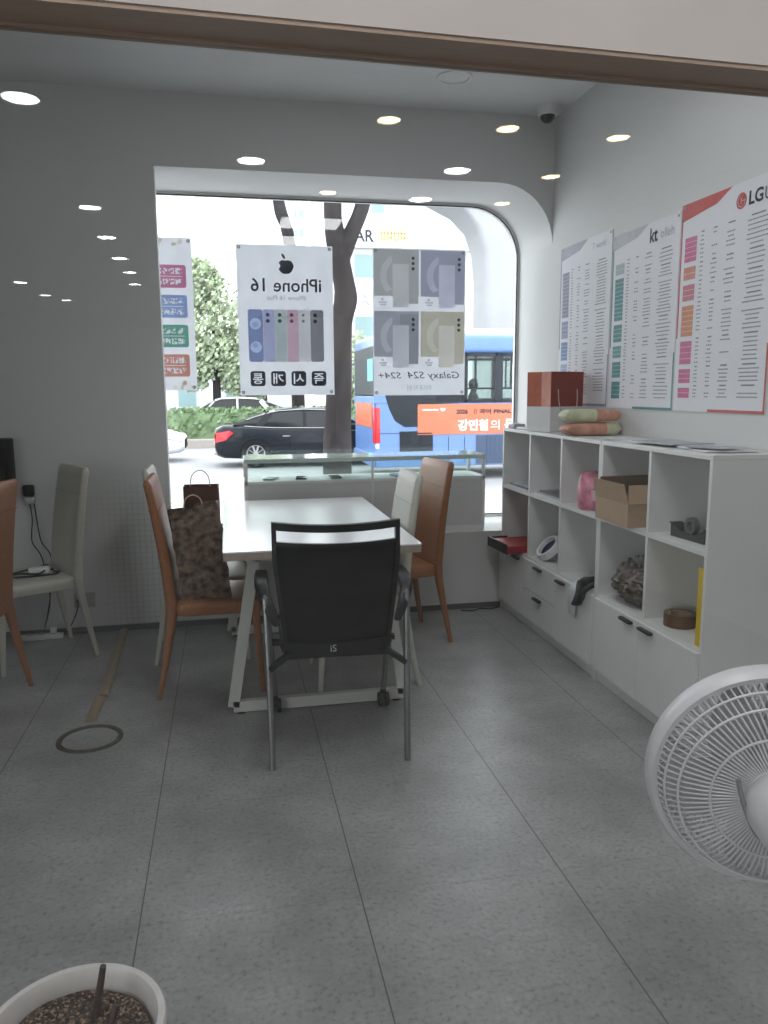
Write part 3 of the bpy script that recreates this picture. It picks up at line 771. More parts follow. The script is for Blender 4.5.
# tape dispenser
t = thing('tape_dispenser', 'black tape dispenser lying in the near upper cubby of the cabinet', 'tape dispenser', (1.865, 2.82, 0.834), radians(93))
bm = BM(); prism(bm, [(-0.11, 0), (0.11, 0), (0.11, 0.05), (0.085, 0.055), (0.05, 0.03), (0.0, 0.022), (-0.05, 0.026), (-0.11, 0.06)], -0.03, 0.03, axes='xz'); obj('base', bm, 'black_plastic', t, 20)
bm = BM(); lathe(bm, [(0.018, -0.012), (0.036, -0.012), (0.036, 0.012), (0.018, 0.012), (0.018, -0.012)], 24, Matrix.Translation((0.01, 0, 0.055)) @ Matrix.Rotation(pi/2, 4, 'X')); obj('tape_roll', bm, mat('smoky_tape', (0.10, 0.10, 0.10), 0.25), t)
bm = BM(); prism(bm, [(0.11, 0.05), (0.125, 0.054), (0.122, 0.058), (0.106, 0.056)], -0.028, 0.028, axes='xz'); obj('cutter', bm, 'chrome', t, 0)
# brown tape roll
t = thing('tape_roll', 'brown packing tape roll in the near lower cubby beside the yellow file', 'tape', (1.875, 2.895, 0.446))
bm = BM(); lathe(bm, [(0.045, 0), (0.068, 0), (0.068, 0.055), (0.045, 0.055), (0.045, 0)], 32); obj('tape', bm, mat('brown_tape', (0.115, 0.06, 0.03), 0.25, var=0.1), t, 40)
bm = BM(); lathe(bm, [(0.041, 0.001), (0.0448, 0.001), (0.0448, 0.054), (0.041, 0.054), (0.041, 0.001)], 32); obj('core', bm, 'kraft', t, 40)
# yellow file
t = thing('yellow_file', 'yellow file standing against the near side panel of the lower cubby', 'file', (1.90, 2.622, 0.446))
bm = BM(); box(bm, -0.115, 0.115, -0.022, -0.019, 0, 0.315); box(bm, -0.115, 0.115, 0.019, 0.022, 0, 0.315); box(bm, -0.118, -0.115, -0.022, 0.022, 0, 0.315, 0.001); obj('cover', bm, mat('yellow_card', (0.62, 0.43, 0.01), 0.4, var=0.05), t, 0)
bm = BM(); box(bm, -0.11, 0.112, -0.017, 0.017, 0.003, 0.30); obj('pages', bm, 'paper', t, 0)
# crumpled sack
bm = BM()
bmesh.ops.create_icosphere(bm, subdivisions=5, radius=1)
from mathutils import noise as _nz
for v in bm.verts:
    n = v.co.normalized(); q = _nz.noise(n*2.2)*0.16 + abs(_nz.noise(Vector((n.x*5+4, n.y*5+1, n.z*9+2))))*0.20 + abs(_nz.noise(Vector((n.x*7+1, n.y*7, n.z*12))))*0.05 - 0.04
    up = max(0, n.z)
    v.co = Vector((n.x*0.125*(1+q)*(1-0.35*up), n.y*0.175*(1+q)*(1-0.35*up), max(0.0, 0.11 + n.z*0.115*(1+q))))
o = obj('crumpled_sack', bm, mat('dull_brown_plastic', (0.085, 0.064, 0.05), 0.45, var=0.8, scale=18, stretch=(1, 1, 3)), None, 30, (1.90, 3.235, 0.446)); tag(o, 'crumpled brown plastic sack in the lower cubby under the cardboard box', 'sack')
# red and black box
t = thing('gift_box', 'open box with a black front and red inside sticking out by the window', 'box', (1.79, 4.59, 0.446), 0.05)
bm = BM(); box(bm, -0.13, 0.13, -0.15, 0.15, 0, 0.045, 0.003); obj('tray', bm, mat('red_card', (0.33, 0.02, 0.022), 0.5), t, 0)
bm = BM(); box(bm, -0.139, -0.131, -0.155, 0.155, -0.002, 0.06, 0.001); box(bm, -0.13, 0.0, 0.151, 0.157, 0, 0.055); obj('sleeve', bm, 'black_plastic', t, 0)
# blue and white tape roll
t = thing('tape_roll', 'white rimmed roll with dark blue inside in the middle lower cubby', 'tape', (1.86, 4.21, 0.4465))
mt = Matrix.Translation((0, 0, 0.0605)) @ Matrix.Rotation(radians(-46), 4, 'Y')
bm = BM(); lathe(bm, [(0.060, 0), (0.080, 0.0), (0.083, 0.03), (0.078, 0.045), (0.066, 0.045), (0.060, 0)], 32, mt); obj('rim', bm, 'white_alu', t, 40)
bm = BM(); lathe(bm, [(0.001, 0.006), (0.060, 0.008), (0.067, 0.040)], 32, mt); obj('inside', bm, mat('navy_plastic', (0.015, 0.03, 0.10), 0.4), t, 40)
# paper and black strap hanging out of the third lower cubby
bm = BM()
P = smooth_path([(0.20, 0, 0.002), (0.02, 0, 0.004), (-0.03, 0, -0.02), (-0.04, 0.01, -0.09), (-0.035, 0.02, -0.17)], 5)
ring_loft(bm, [[p+Vector((0, s*0.06*(1-0.3*(i/len(P))), z)) for s, z in ((-1, 0), (1, 0), (1, 0.0015), (-1, 0.0015))] for i, p in enumerate(P)])
o = obj('plastic_sheet', bm, mat('translucent_white_film', (0.52, 0.55, 0.58), 0.4), None, 60, (1.772, 3.64, 0.447)); tag(o, 'white plastic sheet hanging over the lower shelf edge of the far cabinet', 'sheet')
bm = BM()
tube(bm, smooth_path([(0.12, 0.02, 0.03), (0.03, -0.01, 0.034), (-0.02, 0.0, 0.025), (-0.048, -0.03, -0.03), (-0.052, 0.0, -0.085)], 6), [0.011]*13+[0.014]*12, 8, flat=2.2)
tube(bm, smooth_path([(0.10, -0.06, 0.03), (0.0, -0.075, 0.03), (-0.05, -0.06, -0.01), (-0.05, -0.03, -0.05)], 6), 0.008, 8, flat=2.0)
o = obj('black_strap', bm, 'black_plastic', None, 60, (1.772, 3.57, 0.448)); tag(o, 'black strap drooping from the third lower cubby over the cabinet door', 'strap')

# ------------------------------------------------------------------ dome camera
t = thing('dome_camera', 'grey dome security camera in the ceiling corner', 'camera', (1.955, 4.66, ZC))
bm = BM(); lathe(bm, [(0.001, 0), (0.062, 0), (0.062, -0.035), (0.056, -0.05), (0.043, -0.055)], 30); obj('housing', bm, 'white_alu', t, 40)
bm = BM(); lathe(bm, [(0.044, -0.052), (0.042, -0.066), (0.032, -0.083), (0.016, -0.093), (0.001, -0.095)], 30); obj('dome', bm, mat('smoked_dome', (0.02, 0.02, 0.025), 0.12), t, 60)

# ------------------------------------------------------------------ wall charts
def chart(label, ya, yb, z0, z1, main, blocks, logo, corner, border):
    w, h = ya-yb, z1-z0
    bm = BM(); box(bm, -w/2, w/2, -h/2, h/2, 0, 0.004); s = obj('wall_chart', bm, 'chart_film', None, 0)
    s.matrix_world = Matrix.Translation((XR-0.0005, (ya+yb)/2, (z0+z1)/2)) @ Matrix.Rotation(-pi/2, 4, 'Z') @ Matrix.Rotation(pi/2, 4, 'X')
    tag(s, label, 'chart')
    Z = 0.0042
    hd = h/2
    flat('header_band', s, corner, [(-w/2, hd), (-w/2, hd-0.075), (-w*0.02-0.05, hd-0.075+0.03), (w*0.06, hd)], Z, Z+0.0006)
    for q in ((-w/2, -w/2+0.010, -hd+0.36*h, hd-0.06), (w/2-0.010, w/2, -hd, -hd+0.3*h), (-0.05, w/2-0.01, -hd, -hd+0.012)):
        bm = BM(); box(bm, *q, Z, Z+0.0006); obj('border', bm, border, s, 0)
    # coloured blocks down the left
    top = hd-0.15; H_ = h-0.20; y = top
    for fr, mm in blocks:
        hh = H_*fr; n = max(1, int(hh/0.021))
        bm = BM()
        for k in range(n):
            yy = y - hh*k/n; box(bm, -w/2+0.035, -w/2+0.125, yy-hh/n+0.0018, yy, Z, Z+0.0006)
        obj('colour_block', bm, mm, s, 0)
        y -= hh + H_*0.028
    # printed rows
    rg = random.Random(hash(label) % 1000 if False else len(label)*7+3); bm = BM(); bd = BM()
    colx = [(-w/2+0.15, 0.035), (-w/2+0.235, 0.045), (-w/2+0.33, 0.075), (w/2-0.18, 0.14)]
    y = top
    for fr, mm in blocks:
        hh = H_*fr; n = max(1, int(hh/0.0155))
        for k in range(n):
            yy = y - hh*(k+0.5)/n
            for ci, (x, ww) in enumerate(colx):
                if rg.random() < (0.95, 0.6, 0.75, 0.93)[ci]:
                    a = ww*rg.uniform(0.55, 1.0); xx = x + (ww-a)/2; nn = max(2, int(a/0.013))
                    for q in range(nn): box(bm, xx+a*q/nn, xx+a*(q+0.72)/nn, yy-0.0027, yy+0.0027, Z, Z+0.0005)
        for x, ww in colx: box(bd, x+ww*0.2, x+ww*0.8, y+0.006, y+0.012, Z, Z+0.0005)
        y -= hh + H_*0.028
    obj('table_print', bm, 'chart_ink', s, 0); obj('column_heading', bd, 'chart_ink', s, 0)
    logo(s, w, h, Z)
    for sx in (-1, 1):
        bm = BM(); lathe(bm, [(0.001, 0.006), (0.006, 0.006), (0.008, 0.004)], 10, Matrix.Translation((sx*(w/2-0.02), hd-0.015, 0))); obj('pin', bm, 'chrome', s)
    return s
M['chart_ink'] = mat('chart_ink', (0.20, 0.21, 0.25), 0.6, var=0.1)
for n_, c_ in dict(violet=(0.22, 0.21, 0.33), violet2=(0.24, 0.27, 0.43), blue=(0.13, 0.23, 0.48), lblue=(0.28, 0.38, 0.58), slate=(0.30, 0.31, 0.40), teal=(0.05, 0.23, 0.24), teal2=(0.11, 0.30, 0.31), tealgrey=(0.32, 0.40, 0.41), silver=(0.42, 0.44, 0.46), red=(0.50, 0.065, 0.06), coral=(0.56, 0.20, 0.14), rose=(0.52, 0.15, 0.20), pinkc=(0.55, 0.11, 0.26), magenta=(0.40, 0.05, 0.17), orange=(0.58, 0.22, 0.10)).items():
    M[n_] = mat('chart_'+n_, c_, 0.5, var=0.08)
def logo_t(s, w, h, Z):
    text('lettering', s, 'slate', 'T world', w=0.16, h=0.035, cx=w*0.27, cy_=h/2-0.055, z=Z+0.0008)
def logo_k(s, w, h, Z):
    text('lettering', s, 'ink', 'kt', w=0.07, h=0.07, bold=0.02, cx=w*0.14, cy_=h/2-0.062, z=Z+0.0008); text('lettering', s, 'slate', 'olleh', w=0.115, h=0.042, cx=w*0.33, cy_=h/2-0.068, z=Z+0.0008)
def logo_l(s, w, h, Z):
    flat('logo_disc', s, 'red', circ(0.032, 28, w*0.155, h/2-0.072), Z, Z+0.0006)
    bm = BM(); C = Vector((w*0.155, h/2-0.072, 0))
    for k in range(18):
        a, b = radians(100+15*k), radians(100+15*(k+1)); r = 0.023
        bar(bm, C+Vector((r*cos(a), r*sin(a), Z+0.0008)), C+Vector((r*cos(b), r*sin(b), Z+0.0008)), 0.004, 0.0006)
    bar(bm, C+Vector((0, 0, Z+0.0008)), C+Vector((0.023, 0, Z+0.0008)), 0.004, 0.0006); bar(bm, C+Vector((-0.002, 0.013, Z+0.0008)), C+Vector((-0.002, -0.012, Z+0.0008)), 0.004, 0.0006)
    obj('logo_mark', bm, 'white_ink', s, 0)
    text('lettering', s, 'ink', 'LG', w=0.085, h=0.055, bold=0.03, cx=w*0.295, cy_=h/2-0.072, z=Z+0.0008); text('lettering', s, 'ink', 'U⁺', w=0.075, h=0.055, cx=w*0.435, cy_=h/2-0.072, z=Z+0.0008)
chart('violet price chart on the right wall, farthest from the viewer', 4.675, 4.02, 1.352, 2.300, 'violet', [(0.36, 'violet'), (0.14, 'violet2'), (0.15, 'blue'), (0.07, 'lblue'), (0.15, 'lblue')], logo_t, 'slate', 'violet')
chart('teal price chart on the right wall between two others', 4.003, 3.368, 1.345, 2.250, 'teal', [(0.08, 'tealgrey'), (0.31, 'teal'), (0.13, 'teal'), (0.09, 'teal2'), (0.12, 'teal'), (0.13, 'teal')], logo_k, 'silver', 'teal')
chart('red and pink price chart on the right wall, nearest the viewer', 3.358, 2.715, 1.345, 2.268, 'red', [(0.15, 'pinkc'), (0.08, 'coral'), (0.10, 'rose'), (0.19, 'orange'), (0.145, 'pinkc'), (0.09, 'pinkc'), (0.065, 'pinkc')], logo_l, 'red', 'red')

# ------------------------------------------------------------------ posters hung on the window (seen from behind, so mirrored)
def win_poster(label, x0, x1, z0, z1):
    w, h = x1-x0, z1-z0
    bm = BM(); box(bm, -w/2, w/2, -h/2, h/2, 0, 0.004, 0.001, 1); s = obj('window_poster', bm, 'film', None, 0)
    s.matrix_world = Matrix.Translation(((x0+x1)/2, 5.388, (z0+z1)/2)) @ Matrix.Rotation(pi/2, 4, 'X')
    tag(s, label, 'poster')
    for sx in (-1, 1):
        for sy in (-1, 1):
            bm = BM(); lathe(bm, [(0.004, 0.0045), (0.010, 0.006), (0.011, 0.004)], 12, Matrix.Translation((sx*(w/2-0.02), sy*(h/2-0.02), 0))); obj('grommet', bm, 'chrome', s)
    return s, w, h
Z = 0.0042
# phone poster
s, w, h = win_poster('white window poster with a fruit logo and a row of six phones', 0.102, 0.742, 1.42, 2.405)
def apple(cx, cy_, R):
    P = []; bc = Vector((-R*1.12, R*0.10)); rb = R*0.40; cutting = False
    for k in range(60):
        a = 2*pi*k/60 + pi/2
        r = R*(1 - 0.17*max(0, cos(a-pi/2))**10 - 0.09*max(0, cos(a+pi/2))**14 + 0.06*abs(cos(a))*(1 if sin(a) > 0 else 0.4))
        x, y = r*cos(a)*(1-0.12*max(0, -sin(a))), r*sin(a)*0.98
        if (Vector((x, y))-bc).length < rb:
            if not cutting:
                cutting = True
                P += [(cx+bc.x+rb*cos(b), cy_+bc.y+rb*sin(b)) for b in [radians(68-17*q) for q in range(9)]]
            continue
        P.append((cx+x, cy_+y))
    return P
flat('logo', s, 'ink', apple(0.005, h/2-0.14, 0.05), Z, Z+0.0006)
flat('logo_leaf', s, 'ink', [(0.002, h/2-0.090), (-0.012, h/2-0.085), (-0.022, h/2-0.066), (-0.021, h/2-0.055), (-0.008, h/2-0.060), (0.002, h/2-0.076)], Z, Z+0.0006)
text('lettering', s, 'ink', 'iPhone 16', w=0.47, h=0.088, bold=0.012, mirrored=True, cx=0.005, cy_=h/2-0.258, z=Z+0.0006)
text('lettering', s, 'ink_soft', 'iPhone 16 Plus', w=0.26, h=0.03, mirrored=True, cx=0.005, cy_=h/2-0.34, z=Z+0.0006)
cols = [(0.16, 0.22, 0.46), (0.35, 0.38, 0.62), (0.42, 0.52, 0.50), (0.60, 0.36, 0.46), (0.60, 0.60, 0.61), (0.17, 0.17, 0.19)]
xs = [-0.205, -0.115, -0.035, 0.045, 0.125, 0.205]
ph0, ph1 = -0.27, 0.075
bnd = [(-0.255, -0.157), (-0.155, -0.077), (-0.075, 0.003), (0.005, 0.083), (0.085, 0.160), (0.162, 0.252)]
pm = (ph0+ph1)/2; zz = Z+0.0006
for i, (a, b) in enumerate(bnd):
    m_ = translucent('phone_print_%d' % i, tuple(c**0.62 for c in cols[i]), 0.62); xm = (a+b)/2
    R0 = rrect(b-a, ph1-ph0, 0.016 if i in (0, 5) else 0.006, 4, xm, pm)
    if i == 0:
        C1, C2 = circ(0.038, 24, xm, pm+0.078), circ(0.038, 24, xm, pm-0.075)
        p = cutflat('phone_picture', s, m_, R0, [C1, C2], zz)
        M['sc1'] = translucent('screen_print_light', (0.60, 0.72, 0.92), 0.62); M['sc2'] = translucent('screen_print_dark', (0.48, 0.58, 0.84), 0.62)
        for C_, cy0 in ((C1, pm+0.072), (C2, pm-0.062)):
            K = circ(0.018, 16, xm-0.004, cy0); cutflat('screen_picture', p, 'sc1', C_, [K], zz); flat('screen_picture', p, 'sc2', K, zz, zz)
    else:
        p = flat('phone_picture', s, m_, R0, zz, zz)
        for dy in (-0.035, -0.075): flat('lens_picture', p, translucent('lens_print_%d' % i, tuple(c*0.5 for c in cols[i]), 0.5), circ(0.013 if i != 4 else 0.009, 14, xm-(0.008 if i < 5 else 0.012), ph1+dy), zz, zz+0.0004)
for k, ch in enumerate('통개시즉'):
    x = -0.20 + 0.138*k
    cutflat('badge', s, 'ink', rrect(0.10, 0.10, 0.018, 5, x, -0.382), [], zz, [text_mesh(ch, w=0.070, h=0.070, bold=0.012, mirrored=True, cx=x, cy_=-0.382)])
# four phone poster
s, w, h = win_poster('grey window poster showing four tall phones and slanted lettering', 1.018, 1.678, 1.412, 2.408)
hues = [((0.34, 0.34, 0.33), (0.47, 0.47, 0.45)), ((0.25, 0.26, 0.36), (0.46, 0.47, 0.62)), ((0.25, 0.26, 0.31), (0.44, 0.45, 0.50)), ((0.47, 0.42, 0.28), (0.60, 0.55, 0.42))]
pw, phh = 0.32, 0.31
for i, (bx, by) in enumerate(((-0.165, h/2-0.165), (0.165, h/2-0.165), (-0.165, h/2-0.575), (0.165, h/2-0.575))):
    bg, fg = hues[i]
    mb, mf, ml = translucent('panel_print_%d' % i, tuple(c**0.52 for c in bg)), translucent('phone_front_%d' % i, tuple(c**0.42 for c in fg)), translucent('phone_curve_%d' % i, tuple(((a+b)/2)**0.42 for a, b in zip(bg, fg)))
    zz = Z+0.0006
    O = lambda L_: [(bx+x, by+y) for x, y in L_]
    arc = O([(0.035+0.150*cos(a), -0.02+0.150*sin(a)) for a in [radians(116+10*k) for k in range(12)]] + [(0.055+0.125*cos(a), -0.02+0.120*sin(a)) for a in [radians(228-9*k) for k in range(12)]])
    arc = [(min(x, bx-0.030), y) for x, y in arc]
    p = cutflat('photo_panel', s, mb, O([(-0.158, -0.155), (-0.0275, -0.155), (-0.0275, 0.06), (0.025, 0.06), (0.025, 0.135), (0.155, 0.135), (0.155, -0.155), (0.158, -0.155), (0.158, 0.155), (-0.158, 0.155)]), [arc], zz)
    flat('curve_picture', p, ml, arc, zz, zz)
    bk = flat('phone_picture', p, translucent('phone_back_%d' % i, tuple((c*(0.95 if i != 2 else 0.65))**0.5 for c in bg), 0.62), O([(0.025, 0.06), (0.0875, 0.06), (0.0875, -0.205), (0.155, -0.205), (0.155, 0.135), (0.025, 0.135)]), zz, zz)
    for dy in (0.10, 0.065, 0.03): flat('lens_picture', bk, 'ink', circ(0.011, 14, bx+0.118, by+dy), zz, zz+0.0004)
    flat('phone_picture', p, mf, O([(-0.0275, -0.22), (-0.018, -0.23), (0.078, -0.23), (0.0875, -0.22), (0.0875, 0.06), (-0.0275, 0.06)]), zz, zz)
    bm = BM()
    for k in range(2): quad(bm, bx-0.125+0.01*k, bx-0.07-0.006*k, by-0.20-0.016*k, by-0.192-0.016*k, Z+0.0006)
    bmesh.ops.create_circle(bm, cap_ends=True, radius=0.009, segments=10, matrix=Matrix.Translation((bx-0.10, by-0.177, Z+0.0006))); obj('caption', bm, 'ink_soft', s, 0)
text('lettering', s, 'ink', 'Galaxy S24', w=0.375, h=0.062, shear=0.18, mirrored=True, cx=0.10, cy_=-0.365, z=Z+0.0006)
text('lettering', s, 'ink', 'S24+', w=0.165, h=0.042, shear=0.18, mirrored=True, cx=-0.215, cy_=-0.36, z=Z+0.0006)
text('lettering', s, 'ink_soft', '최대지원', w=0.18, h=0.04, mirrored=True, cx=-0.0, cy_=-0.445, z=Z+0.0006)
bm = BM(); quad(bm, -0.108, -0.106, -0.39, -0.34, Z+0.0006); obj('divider_line', bm, 'ink_soft', s, 0)
# left poster with four coloured boxes
s, w, h = win_poster('white window poster with pink, blue, green and orange boxes beside the wall', -0.80, -0.180, 1.455, 2.432)
for (yc, c, nm) in ((0.245, (0.58, 0.16, 0.30), 'pink'), (0.055, (0.24, 0.36, 0.66), 'blue'), (-0.135, (0.10, 0.36, 0.25), 'green'), (-0.325, (0.66, 0.25, 0.17), 'orange')):
    flat('notice_box', s, notice(nm+'_print', tuple(q**0.72 for q in c), yc), rrect(0.50, 0.145, 0.016, 4, 0.018, yc), Z+0.0006, Z+0.0006)
bm = BM(); rg = random.Random(4)
for k in range(26):
    x = -0.28+0.56*rg.random(); y = (h/2-0.045 + rg.uniform(-0.03, 0.03)) if k % 2 else (-h/2+0.045 + rg.uniform(-0.03, 0.02))
    bm.faces.new([bm.verts.new((p[0], p[1], Z+0.0006+0.00002*k)) for p in circ(rg.uniform(0.008, 0.018), 6, x, y)])
obj('ornament', bm, translucent('pale_gold_print', (0.86, 0.76, 0.60), 0.62), s, 0)

# ------------------------------------------------------------------ display case on the window sill
t = thing('display_case', 'white phone display case with a glass top on the window sill', 'display case', (0.89, 5.08, 0.52))
bm = BM(); box(bm, -0.785, 0.785, -0.165, 0.165, 0.03, 0.345); obj('base_cabinet', bm, mat('case_grey', (0.60, 0.615, 0.605), 0.45, var=0.02), t, 0)
bm = BM(); box(bm, -0.79, 0.79, -0.17, 0.17, 0.0, 0.03); box(bm, -0.79, 0.79, -0.172, 0.17, 0.345, 0.362)
for x in (-0.79, 0.77):
    box(bm, x, x+0.02, -0.172, -0.152, 0.03, 0.478); box(bm, x, x+0.02, 0.152, 0.172, 0.03, 0.478)
box(bm, 0.02, 0.032, -0.173, -0.160, 0.03, 0.478)
obj('frame', bm, 'white_alu', t, 0)
bm = BM(); box(bm, -0.79, 0.79, -0.175, 0.175, 0.478, 0.505, 0.003, 1); obj('glass_top', bm, 'case_top', t, 0)
bm = BM(); box(bm, -0.77, 0.77, -0.168, -0.163, 0.362, 0.478); box(bm, -0.77, 0.77, 0.163, 0.168, 0.362, 0.478); obj('glass_side', bm, 'case_glass', t, 0)
for k, (x, c) in enumerate(((-0.62, 0.08), (-0.42, 0.06), (-0.2, 0.10), (0.22, 0.07), (0.48, 0.12))):
    p = thing('display_phone', 'phone laid flat inside the window display case', 'phone', (0.89+x, 5.05, 0.883), 0.15*(k-2), 'phones in the display case')
    bm = BM(); prism(bm, rrect(0.072, 0.15, 0.010, 4), 0, 0.008); obj('body', bm, mat('phone_shell_%d' % k, (c, c, c*1.3), 0.3), p, 30)
    bm = BM(); prism(bm, rrect(0.066, 0.144, 0.008, 4), 0.008, 0.0086); obj('screen', bm, mat('dark_phone_glass', (0.10, 0.12, 0.15), 0.1), p, 0)

# ------------------------------------------------------------------ bags on the left tan chair
M['pattern_bag'] = mat('brown_patterned_paper', (0.125, 0.085, 0.062), 0.5, var=0.8, scale=34, detail=1.5)
M['maroon_bag'] = mat('dark_maroon_paper', (0.085, 0.035, 0.022), 0.5, var=0.15)
t = thing('paper_bag', 'crumpled brown patterned paper bag on the left tan chair', 'bag', (-0.125, 3.78, 0.466), radians(4))
R_ = bag_body(0.235, 0.15, 0.44, 0.75, 0.014, 5, 12)
for r in R_:
    for v in r: v.z += 0.02*sin(v.x*18); v.x -= 0.045*(v.z/0.44)
    zmin = 0
for v in R_[0]: v.z = 0.0
obj('bag_body', bag_mesh(R_), 'pattern_bag', t, 25)
bm = BM(); tube(bm, smooth_path([(-0.09, 0.03, 0.42), (-0.08, 0.03, 0.47), (-0.045, 0.03, 0.49), (-0.01, 0.03, 0.47), (0.0, 0.03, 0.42)], 5), 0.0035, 7); obj('handle', bm, mat('pale_cord', (0.5, 0.45, 0.38), 0.7), t)
t = thing('paper_bag', 'dark maroon paper bag behind the patterned bag on the left tan chair', 'bag', (-0.135, 3.945, 0.466), radians(-3))
R_ = bag_body(0.17, 0.13, 0.52, 0.8, 0.008, 9, 10)
obj('bag_body', bag_mesh(R_), 'maroon_bag', t, 25)
bm = BM(); tube(bm, smooth_path([(-0.05, -0.045, 0.48), (-0.04, -0.045, 0.57), (0, -0.045, 0.60), (0.04, -0.045, 0.57), (0.05, -0.045, 0.48)], 5), 0.0025, 7); obj('handle', bm, mat('pale_wire', (0.6, 0.6, 0.58), 0.5), t)

# ------------------------------------------------------------------ odds and ends at the left wall
def adapter():
    t = thing('power_adapter', 'small white power adapter on the seat of the ivory chair', 'adapter', (-1.035, 4.44, 0.466), 0.3)
    bm = BM(); box(bm, -0.055, 0.055, -0.03, 0.03, 0, 0.038, 0.012, 3); obj('case', bm, 'white_alu', t, 40)
    bm = BM(); tube(bm, [(0.055, 0, 0.018), (0.075, 0, 0.017)], 0.006, 8); obj('plug', bm, 'black_plastic', t)
adapter()
bm = BM(); tube(bm, smooth_path([(-0.965, 4.46, 0.472), (-0.93, 4.43, 0.474), (-0.95, 4.38, 0.474), (-1.05, 4.36, 0.472), (-1.15, 4.35, 0.472), (-1.20, 4.39, 0.472), (-1.12, 4.405, 0.478), (-1.02, 4.385, 0.48), (-1.00, 4.5, 0.50), (-1.07, 4.52, 0.482), (-1.17, 4.45, 0.472)], 7), 0.005, 7)
o = obj('black_cable', bm, 'black_plastic'); tag(o, 'coiled black cable on the ivory chair seat around the adapter', 'cable')
t = thing('wall_socket', 'cream double wall socket low on the wall behind the ivory chair', 'socket', (-0.88, YW, 0.205))
bm = BM(); box(bm, -0.06, 0.06, -0.008, 0.0, -0.045, 0.045, 0.003); obj('plate', bm, mat('cream_plastic', (0.40, 0.38, 0.33), 0.4), t, 30)
for x in (-0.028, 0.028):
    bm = BM(); lathe(bm, [(0.019, 0.0085), (0.021, 0.010), (0.023, 0.008)], 18, Matrix.Translation((x, 0, 0)) @ Matrix.Rotation(pi/2, 4, 'X')); obj('outlet', bm, 'grey_alu', t)
bm = BM(); lathe(bm, [(0.001, 0.035), (0.014, 0.033), (0.017, 0.009), (0.017, 0.0085)], 14, Matrix.Translation((-0.028, 0, 0)) @ Matrix.Rotation(pi/2, 4, 'X')); obj('plug', bm, 'black_plastic', t)
bm = BM(); tube(bm, smooth_path([(-0.908, 4.796, 0.20), (-0.93, 4.77, 0.12), (-0.98, 4.76, 0.04), (-1.04, 4.745, 0.045)], 6), 0.004, 7); o = obj('socket_cable', bm, 'black_plastic'); tag(o, 'black cable from the wall socket down to the power strip', 'cable')
t = thing('power_strip', 'white power strip on the floor under the ivory chair', 'power strip', (-1.12, 4.745, 0.0), 0.08)
bm = BM(); box(bm, -0.12, 0.12, -0.022, 0.022, 0, 0.032, 0.006); obj('case', bm, 'white_alu', t, 40)
for k in range(3):
    bm = BM(); lathe(bm, [(0.001, 0.006), (0.015, 0.004), (0.018, 0.0)], 14, Matrix.Translation((-0.07+0.07*k, 0, 0.032))); obj('outlet', bm, 'grey_alu', t)
bm = BM(); box(bm, 0.05, 0.085, -0.014, 0.014, 0.034, 0.07, 0.004); obj('plug', bm, 'white_alu', t, 30)
t = thing('hanging_charger', 'black charger hanging on the left wall with dangling cables', 'charger', (-1.145, YW, 0.86))
bm = BM(); box(bm, -0.03, 0.03, -0.04, 0.0, -0.01, 0.055, 0.008); obj('charger_body', bm, 'black_plastic', t, 30)
bm = BM(); box(bm, -0.022, 0.03, -0.038, -0.004, -0.055, -0.014, 0.006); obj('plug', bm, 'grey_alu', t, 30)
for dx in (0, 0.025):
    bm = BM(); tube(bm, smooth_path([(dx, -0.02, -0.05), (0.01+dx, -0.03, -0.15), (0.0+dx*2, -0.03, -0.28), (0.05+dx*2, -0.04, -0.38), (0.08, -0.05, -0.62), (0.04, -0.06, -0.80)], 6), 0.0035, 7); obj('cable', bm, 'black_plastic', t)
t = thing('speaker_cabinet', 'dark speaker on the wall at the left picture edge', 'speaker', (-1.30, YW, 1.02))
bm = BM(); box(bm, -0.09, 0.09, -0.14, 0, -0.15, 0.17, 0.01); obj('cabinet', bm, 'black_plastic', t, 30)
bm = BM(); lathe(bm, [(0.001, 0.148), (0.03, 0.143), (0.06, 0.150), (0.065, 0.141)], 24, Matrix.Translation((0, 0, -0.04)) @ Matrix.Rotation(pi/2, 4, 'X')); obj('driver', bm, mat('dark_cone', (0.05, 0.05, 0.05), 0.6), t)
# floor cord cover in two pieces and the ring
def cord_cover(label, a, b):
    a, b = Vector(a), Vector(b); L_ = (b-a).length; ang = atan2((b-a).y, (b-a).x)
    P = [(0.026*cos(pi*k/10), 0.017*sin(pi*k/10)) for k in range(11)]
    bm = BM(); prism(bm, P + [(-0.022, 0.0), (-0.019, 0.0), (0.019, 0.0)][:0], 0, L_, axes='yz'); o = obj('cord_cover', bm, 'raceway', None, 40, a, ang); tag(o, label, 'cord cover'); return o
cord_cover('long tan cord cover running over the floor to the wall', (-0.662, 4.815, 0.0), (-0.628, 3.735, 0.0))
cord_cover('short broken off piece of tan cord cover beside the floor ring', (-0.640, 3.715, 0.0), (-0.642, 3.455, 0.0))
bm = BM(); lathe(bm, [(0.112, 0.0), (0.114, 0.006), (0.132, 0.006), (0.135, 0.0), (0.112, 0.0)], 48); o = obj('floor_ring', bm, 'brass_ring', None, 40, (-0.614, 3.275, 0)); tag(o, 'dark metal ring lying on the floor by the cord cover', 'ring')
# small debris at the right corner
bm = BM(); tube(bm, smooth_path([(1.75, 4.80, 0.004), (1.68, 4.77, 0.004), (1.62, 4.79, 0.004), (1.55, 4.75, 0.004), (1.48, 4.78, 0.004)], 5), 0.004, 6); o = obj('floor_cable', bm, 'black_plastic'); tag(o, 'thin black cable on the floor at the far cabinet corner', 'cable')

